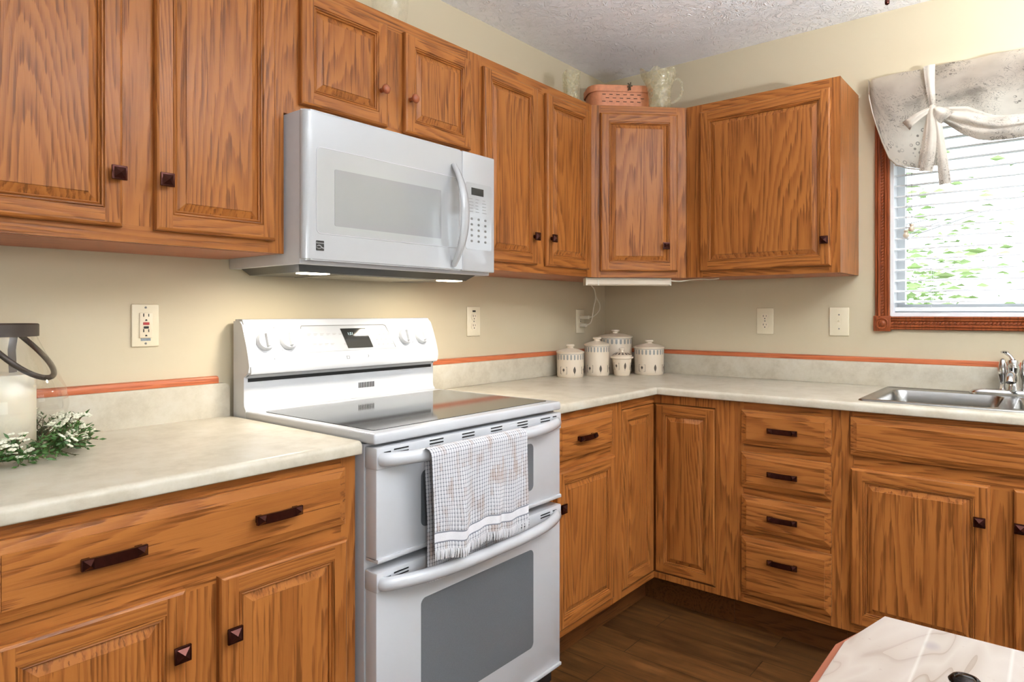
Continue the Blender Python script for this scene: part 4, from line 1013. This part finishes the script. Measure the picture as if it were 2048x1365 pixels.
# ------------------------------------------------------------------ canisters
def canister(x, y, r, hr, label, scale=1.0, taper=False, hk=.035, seed=0):
    t_ = thing('canister', label, 'canister', (x, y, CT), math.atan2(-1.9042 - y, -3.1075 - x) + PI / 2, 'cream ceramic canister set')
    b = MB()
    if not taper: prof = [(r * .93, 0), (r * .97, .004), (r * .985, .02), (r, hr - .012), (r * 1.0, hr)]
    else: prof = [(r * .70, 0), (r * .74, .004), (r * .82, .03), (r * .94, hr - .012), (r * 1.1, hr - .008), (r * 1.1, hr)]
    b.lathe(prof + [(r * .9, hr), (r * .9, hr - .01), (0, hr - .01)], segs=44, caps=(True, False)); b.build('jar', 'ceramic', t_, smooth=40)
    lid = MB(); rl_ = r * 1.04 if not taper else r * .95
    lid.lathe([(rl_ * .88, hr - .004), (rl_, hr + .001), (rl_ * 1.01, hr + .005), (rl_ * .9, hr + .009), (rl_ * .55, hr + .017), (rl_ * .3, hr + .020), (rl_ * .24, hr + .022)], segs=44); lo = lid.build('lid', 'ceramic', t_, smooth=50)
    kb = MB(); kk = .0182 if not taper else .013
    kb.lathe([(kk * .8, hr + .020), (kk * .75, hr + .028), (kk * 1.12, hr + .032), (kk * 1.12, hr + .037), (kk * .9, hr + .040), (0.0, hr + .0405)], segs=24); kb.build('lid_knob', 'ceramic', lo, smooth=50)
    # glaze stripes under the rim and motifs round the foot: decoration on the jar
    d_ = MB(); n = 24
    def cyl(a, z, o=.0006):
        if taper:
            rr_ = r * (.82 + .12 * (z - .03) / (hr - .042)) if z > .03 else r * .82
        else: rr_ = r * (.985 + .015 * z / hr)
        return (math.sin(a) * (rr_ + o), -math.cos(a) * (rr_ + o), z)
    if not taper:
        for k in range(n):
            a = 2 * PI * k / n
            if k % 1 == 0: d_.grid(lambda u, v: cyl(a + (2 * PI / n * .5) * u, hr - .028 + .020 * v - .004 * math.sin(PI * u) * (1 - v)), 3, 2)
        d_.build('rim_stripes', 'stripe', t_, smooth=0)
        d_ = MB(); d_.grid(lambda u, v: cyl(2 * PI * u, hr - .006 + .0025 * v), 48, 1); d_.build('rim_line', 'stripe', t_, smooth=0)
    else:
        for k in range(14):
            a = 2 * PI * k / 14; d_.grid(lambda u, v: (math.sin(a + (.22) * u) * (rl_ * (.62 + .3 * v) + .0005), -math.cos(a + .22 * u) * (rl_ * (.62 + .3 * v) + .0005), hr + .0165 - .0075 * v + .0008), 2, 2)
        d_.build('lid_leaves', 'motif', t_, smooth=0)
    mo = MB(); zc = .034 if not taper else hr * .5
    def line(pts, w=.0010): mo.tube([cyl(a, z, .0003) for a, z in pts], w, 4)
    nn_ = 7 if not taper else 6; rng = random.Random(seed)
    for k in range(nn_):
        a = 2 * PI * (k - 3 + rng.uniform(-.08, .08) + .4) / nn_; hw = .0165 / r
        if k % 2 == 0:
            hz_ = .0165
            line([(a - hw, zc - hz_), (a + hw, zc - hz_), (a + hw, zc + hz_), (a - hw, zc + hz_), (a - hw, zc - hz_)]); line([(a - hw, zc - hz_ * .6), (a + hw, zc - hz_ * .6)], .0004)
            mo.grid(lambda u, v: cyl(a + hw * .35 * math.sin(PI * v) * (2 * u - 1), zc - .006 + .016 * v), 2, 4); line([(a, zc - .0095), (a, zc)], .0006)
        else:
            mo.grid(lambda u, v: cyl(a + hw * .38 * math.sin(PI * v) * (2 * u - 1), zc - .017 + .036 * v), 3, 6); line([(a, zc - .022), (a, zc - .014)], .0006)
    mo.build('motifs', 'motif', t_, smooth=0)
    return t_
def ctr(p, r): # push the measured front contact point back by the radius along the view
    v = Vector((p[0] + 3.1075, p[1] + 1.9042)).normalized() * r; return p[0] + v.x, p[1] + v.y
cx, cy = ctr((-.5248, -.1412), .0); canister(-.492, -.112, .0640, .114, 'small cream canister at the left end of the canister group', seed=1)
cx, cy = ctr((-.3887, -.1959), .058); canister(-.336, -.162, .0600, .145, 'tall cream canister second from left in the canister group', seed=2)
canister(-.156, -.158, .0830, .178, 'largest cream canister at the back of the group, in the corner', seed=3)
canister(-.270, -.262, .0500, .092, 'tiny tapered cream pot with leaf-patterned lid in front', taper=True, seed=4)
canister(-.126, -.332, .0720, .130, 'cream canister at the right end of the canister group', seed=5)

# ------------------------------------------------------------------ outlets and switch (local: x right, -y out)
def plate(t_, w, h): b = MB(); b.box(-w / 2, w / 2, -.006, -.0003, -h / 2, h / 2, bev=.003, seg=3); return b.build('cover_plate', 'ivory', t_, smooth=40)
def duplex(t_):
    for dz in (.0195, -.0195):
        b = MB(); pts = [(x * 1, max(-.0145, min(.0145, z)) + dz) for x, z in [(.0172 * math.cos(2 * PI * k / 28), .0172 * math.sin(2 * PI * k / 28)) for k in range(28)]]
        b.prism(pts, 'y', -.0055, -.0078); o = b.build('receptacle', 'ivorylight', t_, smooth=30)
        b = MB(); b.box(-.0075, -.0053, -.0075, -.0082, dz - .001, dz + .0075); b.box(.0053, .0072, -.0075, -.0082, dz - .0, dz + .0065); b.prism([(.0026 * math.cos(2 * PI * k / 12), dz - .0085 + .0026 * math.sin(2 * PI * k / 12)) for k in range(12)], 'y', -.0075, -.0082); b.build('slots', 'black', o, smooth=0)
    b = MB(); b.lathe([(.003, .0055), (.003, .0068), (0, .0072)], segs=12, mat=Matrix(((1, 0, 0, 0), (0, 0, -1, 0), (0, 1, 0, 0), (0, 0, 0, 1)))); b.build('screw', 'grey', t_)
def screws(t_, zz):
    for z in zz:
        b = MB(); b.lathe([(.003, .0055), (.003, .0068), (0, .0072)], (0, 0, z), 12, 0, Matrix(((1, 0, 0, 0), (0, 0, -1, 0), (0, 1, 0, 0), (0, 0, 0, 1)))); b.build('screw', 'grey', t_)
t = thing('electrical_outlet', 'ivory outlet with red and black buttons, on the wall left of the range', 'outlet', (-2.346, 0, 1.183)); plate(t, .070, .115)
b = MB(); b.box(-.0165, .0165, -.0055, -.0095, -.0335, .0335, bev=.0015); r_ = b.build('receptacle', 'ivorylight', t, smooth=30)
b = MB()
for dz in (.0235, -.018):
    b.box(-.0078, -.0052, -.0092, -.0099, dz, dz + .0085); b.box(.0052, .0074, -.0092, -.0099, dz, dz + .0078); b.prism([(.0028 * math.cos(PI * k / 8), dz - .011 + .0042 * math.sin(PI * k / 8)) for k in range(9)], 'y', -.0092, -.0099)
b.build('slots', 'black', r_, smooth=0)
b = MB(); b.box(-.008, .008, -.009, -.0108, .0015, .0085, bev=.0008); b.build('reset_button', 'red', r_)
b = MB(); b.box(-.0065, .0065, -.009, -.0108, -.0085, -.002, bev=.0008); b.build('test_button', 'darkmetal', r_)
b = MB(); b.box(-.0125, .0125, -.0058, -.0066, -.0415, -.0345); b.build('sticker', 'sticker', t, smooth=0); screws(t, (.048, -.0485))
t = thing('electrical_outlet', 'ivory outlet on the left wall just right of the range', 'outlet', (-1.0475, 0, 1.1815)); plate(t, .080, .124); duplex(t)
b = MB(); b.box(-.009, .010, -.0058, -.0066, .039, .0462); b.build('sticker', 'darkmetal', t, smooth=0)
t = thing('electrical_outlet', 'ivory outlet in the corner with two white plugs in it', 'outlet', (-.2455, 0, 1.174)); plate(t, .074, .121); duplex(t)
t = thing('electrical_outlet', 'ivory duplex outlet on the window wall, left of the light switch', 'outlet', (0, -.8565, 1.180), -PI / 2); plate(t, .076, .120); duplex(t)
t = thing('light_switch', 'ivory toggle light switch on the wall beside the window', 'switch', (0, -1.170, 1.179), -PI / 2); plate(t, .078, .122); screws(t, (.030, -.030))
b = MB(); b.box(-.0055, .0055, -.0055, -.0075, -.012, .012); b.build('switch_surround', 'ivorylight', t, smooth=0)
b = MB(); b.loft([[(-.004, -.006, -.001), (.004, -.006, -.001), (.004, -.006, .009), (-.004, -.006, .009)], [(-.0032, -.017, .004), (.0032, -.017, .004), (.0032, -.0165, .010), (-.0032, -.0165, .010)]]); b.build('toggle', 'ivory', t, smooth=0)

# ------------------------------------------------------------------ under-cabinet light and cords
kx = -.885
lf = thing('under_cabinet_light', 'slim white light bar fixed beneath the corner wall cabinet', 'light', (-.606, -.279, 1.3735), -PI / 4)
b = MB(); b.box(0, .383, 0, .06, -.008, -.0005, bev=.002); b.build('housing', 'cord', lf, smooth=30)
b = MB(); b.prism([(0.001, -.008), (.059, -.008), (.057, -.028), (.05, -.0335), (.006, -.0335), (.001, -.028)], 'x', .004, .379); b.build('lens', 'lens', lf, smooth=40)
b = MB(); b.box(0.05, .056, .0, .0012, -.0338, -.008); b.box(-.004, .004, 0, .06, -.0335, -.0005); b.box(.379, .386, 0, .06, -.0335, -.0005); b.build('end_caps', 'cord', lf, smooth=0)
def smooth_path(P, n=6):
    P = [Vector(p) for p in P]; out = []
    for i in range(len(P) - 1):
        p0 = P[max(i - 1, 0)]; p1 = P[i]; p2 = P[i + 1]; p3 = P[min(i + 2, len(P) - 1)]
        for k in range(n):
            t_ = k / n; out.append(.5 * ((2 * p1) + (-p0 + p2) * t_ + (2 * p0 - 5 * p1 + 4 * p2 - p3) * t_ * t_ + (-p0 + 3 * p1 - 3 * p2 + p3) * t_ ** 3))
    return out + [P[-1]]
def cordthing(label, pts, plugz=None, plug_len=.05):
    t_ = thing('power_cord', label, 'cord', pts[0]); O = Vector(pts[0])
    b = RB(); b.tube(smooth_path(pts), .003, 8); b.done('cable', 'cord', t_, O)
    if plugz:
        b = RB(); b.box(-.2455 - .012, -.2455 + .012, -.0085, -plug_len, plugz - .009, plugz + .009, bev=.004); b.done('plug', 'cord', t_, O, smooth=40)
    return t_
cordthing('white cord looping from upper plug in corner outlet to light bar', [(-.2455, -.058, 1.1945), (-.222, -.075, 1.203), (-.190, -.085, 1.232), (-.205, -.095, 1.265), (-.262, -.11, 1.298), (-.36, -.16, 1.335), (-.53, -.235, 1.358), (-.585, -.272, 1.364)], 1.1945, .06)
cordthing('white cord rising from the lower plug in the corner outlet', [(-.2455, -.04, 1.1545), (-.232, -.058, 1.165), (-.236, -.07, 1.19), (-.245, -.085, 1.24), (-.258, -.105, 1.293), (-.35, -.155, 1.332), (-.50, -.225, 1.353), (-.56, -.26, 1.362)], 1.1545, .042)
cordthing('white cord running from light bar under the right wall cabinet', [(-.333, -.545, 1.362), (-.30, -.58, 1.360), (-.27, -.62, 1.366), (-.25, -.66, 1.3685), (-.25, -.70, 1.366), (-.25, -.74, 1.3695)])

# ------------------------------------------------------------------ things on top of the wall cabinets
TZ = UZ1
t = thing('basket', 'orange woven splint basket on top of the corner wall cabinet', 'basket', (-.345, -.284, TZ), -PI / 4)
def bask(z, o=0): 
    f_ = z / .13; return rrect(.275 + .03 * f_ + o, .15 + .02 * f_ + o, .055, 8)
b = MB(); b.loft([[(x, y, z) for x, y in bask(z)] for z in (0, .03, .06, .08, .105, .13)] + [[(x, y, z) for x, y in bask(.13, -.012)] for z in (.13,)] + [[(x, y, z) for x, y in bask(.03, -.012)] for z in (.03,)]); b.build('basket_body', 'wicker', t, smooth=40)
b = MB(); b.loft([[(x, y, z) for x, y in bask(.12, o)] for z, o in ((.102, .002), (.102, .009), (.130, .011), (.133, .006), (.133, -.002))], 0, True, (False, False)); b.build('rim_band', 'wicker', t, smooth=40)
b = MB()
for row, zz in enumerate((.058, .074, .090)):
    P = bask(zz, .002); m_ = len(P)
    xs = [-.12 + .033 * k + (.0165 if row % 2 else 0) for k in range(8)]
    for xx in xs:
        yy = -(.15 + .02 * zz / .13) / 2 - .0015
        if abs(xx) < .10: b.box(xx - .008, xx + .008, yy, yy + .002, zz - .0016, zz + .0016)
b.build('weave_gaps', 'wickdark', t, smooth=0)
b = MB(); yy = -.092
b.tube(smooth_path([(.025, yy, 0.106), (.03, yy - .006, 0.123), (.035, yy - .004, 0.143)]), .0028, 6); b.tube(smooth_path([(.035, yy, 0.109), (.03, yy - .008, 0.125), (.022, yy - .004, 0.139)]), .0028, 6); b.tube(smooth_path([(.02, yy - .004, 0.121), (.03, yy - .011, 0.125), (.042, yy - .004, 0.127)]), .0032, 6)
b.build('clasp', 'leather', t)
# swan pitcher
t = thing('glass_pitcher', 'pressed glass pitcher with scalloped rim on corner cabinet', 'pitcher', (-.335, -.495, TZ), -PI / 4)
b = MB(); rings = []; ns = 48
for z, r in ((0, .045), (.004, .049), (.05, .049), (.09, .052), (.125, .060), (.155, .072), (.170, .078)):
    ring = []
    for k in range(ns):
        a = 2 * PI * k / ns; g = max(0, (z - .10) / .07); rr_ = r * (1 + .04 * g * math.cos(6 * a)); zz = z + g * (.010 * math.cos(6 * a))
        if math.cos(a - PI) > .8: zz += g * .012 * (math.cos(a - PI) - .8) / .2; rr_ *= 1 + .12 * g
        ring.append((rr_ * math.cos(a), rr_ * math.sin(a), zz))
    rings.append(ring)
inner = [[(x * .93, y * .93, max(z, .012) - .001) for x, y, z in r_] for r_ in rings[::-1]]
b.loft(rings + inner); b.build('glass_body', 'cut', t, smooth=60)
b = MB(); b.tube(smooth_path([(.058, 0, .14), (.085, 0, .150), (.104, 0, .128), (.105, 0, .09), (.085, 0, .055), (.05, 0, .035)]), .006, 10); b.build('glass_handle', 'cut', t, smooth=60)
b = MB(); b.tube(smooth_path([(-.005, -.066, .135), (-.020, -.064, .155), (.0, -.066, .168), (.018, -.065, .150), (.012, -.058, .11), (-.012, -.054, .075), (-.02, -.052, .04)]), [.006] * 37, 8); b.build('swan_relief', 'cut', t, smooth=60)
# cut glass vase
t = thing('glass_vase', 'square cut glass vase on top of right-hand two-door wall cabinet', 'vase', (-.590, -.185, TZ), -.65)
b = MB(); rings = [[(x, y, z) for x, y in rrect(w_, w_, .010, 4)] for z, w_ in ((0, .056), (.01, .058), (.17, .070), (.176, .068))] + [[(x, y, z) for x, y in rrect(w_, w_, .008, 4)] for z, w_ in ((.174, .060), (.02, .046))]
b.loft(rings); b.build('glass_body', 'cut', t, smooth=30)
b = MB()
for k in range(5):
    for s_ in (-1, 1): b.sphere((s_ * .012 * (k % 2), -.032 - .001 * k, .03 + .03 * k), .009, 0, (1, .35, 1.3), 8, 6)
b.build('cut_relief', 'cut', t)
t = thing('glass_vase', 'large clear glass vase above the microwave cabinet, cut off by frame', 'vase', (-1.635, -.165, TZ))
b = MB(); rings = []
prof = [(.05, 0), (.055, .006), (.052, .03), (.058, .09), (.066, .17), (.072, .22)]
b.lathe(prof + [(r - .004, z) for r, z in prof[::-1]][:-1] + [(.04, .008)], segs=40); b.build('glass_body', 'cutclear', t, smooth=60)

# ------------------------------------------------------------------ hurricane lantern, candle, wreath
lx, ly = -2.711, -.180
t = thing('lantern', 'clear glass hurricane lantern with dark metal collar on the left counter', 'lantern', (lx, ly, CT))
b = MB()
gp = [(.07, .004), (.085, .012), (.108, .04), (.122, .075), (.128, .105), (.122, .14), (.105, .18), (.085, .215), (.072, .245), (.068, .262)]
b.lathe(gp, segs=48, caps=(False, False)); b.build('glass_globe', 'glass', t, smooth=60)
b = MB(); b.lathe([(.065, .252), (.073, .252), (.073, .277), (.071, .279), (.062, .279), (.062, .275), (.065, .272)], segs=48, caps=(False, False)); b.build('collar', 'iron', t, smooth=40)
b = MB(); b.lathe([(.072, 0), (.074, .003), (.068, .006), (0, .006)], segs=32); b.build('base', 'iron', t)
d1 = Vector((.62, .78, 0)).normalized(); d2 = Vector((d1.y, -d1.x, 0))
b = MB(); pts = []
for k in range(25):
    a = -PI / 2 + PI * k / 24; u = math.sin(a) * .0745; v = math.cos(a)
    pts.append(Vector((0, 0, .262)) + d1 * (u * (1 + .35 * v)) + (d2 * .098 + Vector((0, 0, -.098))) * v ** .85)
b.tube(pts, .0058, 10); b.build('bail_handle', 'iron', t, smooth=60)
b = MB(); b.tube([d1 * .072 + Vector((0.0, 0, .26)), d1 * .060 + Vector((0.0, 0, .22)), d1 * .057 + Vector((0.004, 0, .165))], .0075, 8, flat=(1, .25)); b.build('strap', 'leather', t)
t = thing('candle', 'thick ivory pillar candle inside the glass lantern', 'candle', (lx, ly, CT + .0065))
b = MB(); b.lathe([(.0665, 0), (.068, .003), (.068, .160), (.0655, .166), (.05, .164), (.0, .158)], segs=44); b.build('wax', 'wax', t, smooth=50)
b = MB(); b.tube([(0, 0, .157), (.001, 0, .165), (.003, 0, .172)], .0012, 6); b.build('wick', 'black', t)
t = thing('wreath', 'green wreath of small white flowers around the lantern foot', 'wreath', (lx, ly, CT))
rr = random.Random(21)
def wpt(a, spread=1.0):
    R0 = .125 + rr.gauss(0, .014) * spread; return Vector((math.cos(a) * R0, math.sin(a) * R0, .022 + abs(rr.gauss(0, .016))))
b = MB(); ring = [Vector((math.cos(a) * .118, math.sin(a) * .118, .014)) for a in [2 * PI * k / 40 for k in range(40)]]
b.tube(ring, .005, 8, closed=True); b.build('vine_ring', 'leafg', t)
b = MB()
sprigs = []
for k in range(330):
    a = rr.uniform(0, 2 * PI); o_ = Vector((math.cos(a) * .12, math.sin(a) * .12, .016)); rad = Vector((math.cos(a), math.sin(a), 0)); tan = Vector((-rad.y, rad.x, 0))
    d_ = (rad * rr.uniform(.05, 1) + tan * rr.uniform(-.7, .9) + Vector((0, 0, rr.uniform(-.2, .9)))).normalized(); ln = rr.uniform(.03, .072)
    if rad.y > .55: d_.y = min(d_.y, .1)
    tip = o_ + d_ * ln; tip.z = max(tip.z, .006); sprigs.append((o_, tip, d_))
    b.tube([o_, (o_ + tip) / 2 + Vector((0, 0, .004)), tip], .0009, 4, 1)
    for j in range(9):
        f_ = .2 + .8 * j / 8; p = o_ + (tip - o_) * f_; q = Vector((rr.gauss(0, 1), rr.gauss(0, 1), rr.gauss(0, .6) + .2)).normalized(); l2 = rr.uniform(.010, .017); e_ = p + q * l2 + d_ * .005
        e_.z = max(e_.z, .003); sd = q.cross(d_).normalized() * .0026; mid = (p + e_) / 2
        b.face([p, mid + sd, e_, mid - sd], 0)
b.build('foliage', ['leafg', 'twig'], t, smooth=0)
fm = None
cl = [s_ for s_ in sprigs if True]; rr.shuffle(cl)
for o_, tip, d_ in cl[:64]:
    if fm is None:
        b = MB()
        for j in range(7):
            q = Vector((rr.gauss(0, .0065), rr.gauss(0, .0065), rr.gauss(0, .005)))
            for kk in range(4):
                a = PI / 2 * kk + j; b.sphere(q + Vector((math.cos(a) * .0030, math.sin(a) * .0030, 0)), .0028, 0, (1, 1, .55), 6, 5)
        f0 = b.build('flower_cluster', 'petal', t); fm = f0
    else:
        f0 = fm.copy(); COL.objects.link(f0); f0.parent = t
    p = tip + Vector((0, 0, .002)); p.z = max(p.z, .020); f0.location = p; f0.rotation_euler = (rr.uniform(-.8, .8), rr.uniform(-.8, .8), rr.uniform(0, 6)); s_ = rr.uniform(1.0, 1.45); f0.scale = (s_, s_, s_)

# ------------------------------------------------------------------ whitewashed cart at the lower right
TT = .76
t = thing('wooden_cart', 'whitewashed knotty wooden top with a clipped corner and a dark knob', 'cart', (-2.15, -1.95, 0)); TO2 = (-2.15, -1.95, 0)
outl = [(-1.973, -1.698), (-2.094, -1.671), (-2.52, -1.671), (-2.60, -1.75), (-2.60, -2.20), (-2.52, -2.27), (-2.03, -2.27), (-1.973, -2.22)]
b = RB(); b.prism(outl, 'z', TT - .0083, TT); bmesh.ops.bevel(b.bm, geom=[e for e in b.bm.edges if e.verts[0].co.z > TT - .001 and e.verts[1].co.z > TT - .001], offset=.0025, segments=2, affect='EDGES')
b.done('top_board', 'pine', t, TO2, smooth=30)
rim_ = [(-1.9715, -1.696), (-2.096, -1.6605), (-2.525, -1.6590), (-2.61, -1.745), (-2.61, -2.205), (-2.525, -2.28), (-2.025, -2.28), (-1.966, -2.225)]
b = RB(); b.prism(rim_, 'z', TT - .045, TT - .0085); b.done('edge_rim', 'copper', t, TO2, smooth=0)
b = RB(); b.box(-2.52, -2.04, -1.72, -2.20, .08, TT - .0455); b.done('cabinet_body', 'pine', t, TO2, smooth=0)
for xx in (-2.49, -2.07):
    for yy in (-1.75, -2.17): b = RB(); b.box(xx - .03, xx + .03, yy - .03, yy + .03, 0, .08); b.done('foot', 'pine', t, TO2, smooth=0)
b = RB(); kp = (-2.165, -1.818, TT)
b.lathe([(.012, 0), (.010, .003), (.006, .008), (.006, .014), (.010, .018), (.0165, .021), (.0175, .024), (.014, .028), (.0115, .0285), (.0105, .0275), (.007, .0295), (0, .030)], kp, 32); b.done('knob', 'bronzeblk', t, TO2, smooth=50)

# ------------------------------------------------------------------ ceiling lamps: the sink lamp and two added fill lamps
t = thing('ceiling_lamp', 'small glass bowl ceiling lamp over the sink with a pull chain fob', 'lamp', (LAMP_SINK[0], LAMP_SINK[1], H))
b = MB(); b.lathe([(0, 0), (.06, 0), (.06, -.015), (.008, -.02), (.008, -.16)], segs=32, caps=(False, True)); b.build('canopy', 'bronze', t, smooth=40)
b = MB(); b.lathe([(.13, -.10), (.115, -.125), (.08, -.145), (.03, -.155), (0, -.156)], segs=32, caps=(False, False)); b.build('glass_bowl', 'lampglow', t, smooth=60)
b = MB(); b.lathe([(.012, -.112), (.118, -.114)], segs=32, caps=(False, False)); b.build('lit_diffuser', 'sinkup', t, smooth=60)
fobx, foby, fobz = -.62 - LAMP_SINK[0], -1.462 - LAMP_SINK[1], 2.233 - H
b = MB(); b.tube([(fobx * .55, foby * .55, -.03), (fobx * .9, foby * .95, -.045), (fobx, foby, -.08), (fobx, foby, fobz + .03)], .0011, 6); pcn = b.build('pull_chain', 'bronzeblk', t)
b = MB(); b.lathe([(.002, .034), (.0055, .028), (.0075, .012), (.0065, .003), (.002, 0)], (fobx, foby, fobz), 14); b.build('fob', 'bronze', pcn, smooth=60)
t = thing('ceiling_lamp', 'added fill globe hanging on a long stem, out of view', 'lamp', (FILL_GLOBE[0], FILL_GLOBE[1], H))  # added unseen globe, frontal fill for cabinet fronts and the wall below them
b = MB(); b.lathe([(.0, 0), (.075, 0), (.075, -.018), (.012, -.03), (.012, -.76), (.04, -.762), (.04, -.775)], segs=28, caps=(False, True)); b.build('stem', 'bronze', t, smooth=40)
b = MB(); b.sphere((0, 0, FILL_GLOBE[2] - H), .115, 0, (1, 1, 1), 24, 16); b.build('glass_globe', 'fillglobe', t, smooth=60)
t = thing('fill_pendant', 'added white metal bowl uplight, out of view, brightening the kitchen ceiling', 'lamp', (FILL_BOWL[0], FILL_BOWL[1], H))  # added unseen uplight, placed only to brighten the ceiling
pz = FILL_BOWL[2] - H
b = MB(); b.lathe([(.0, 0), (.065, 0), (.065, -.018), (.006, -.03), (.006, pz - .08), (.02, pz - .118)], segs=24, caps=(False, True)); b.build('stem', 'bronze', t, smooth=40)
b = MB(); b.lathe([(.215, pz + .06), (.20, pz - .02), (.16, pz - .085), (.06, pz - .125), (0, pz - .128)] + [(0, pz - .122), (.058, pz - .119), (.156, pz - .080), (.196, pz - .017), (.211, pz + .06)], segs=40, caps=(False, False)); b.build('metal_bowl', 'bowl', t, smooth=50)
b = MB(); b.lathe([(.012, pz + .012), (.12, pz + .01)], segs=40, caps=(False, False)); b.build('lit_diffuser', 'fillbowlup', t, smooth=60)
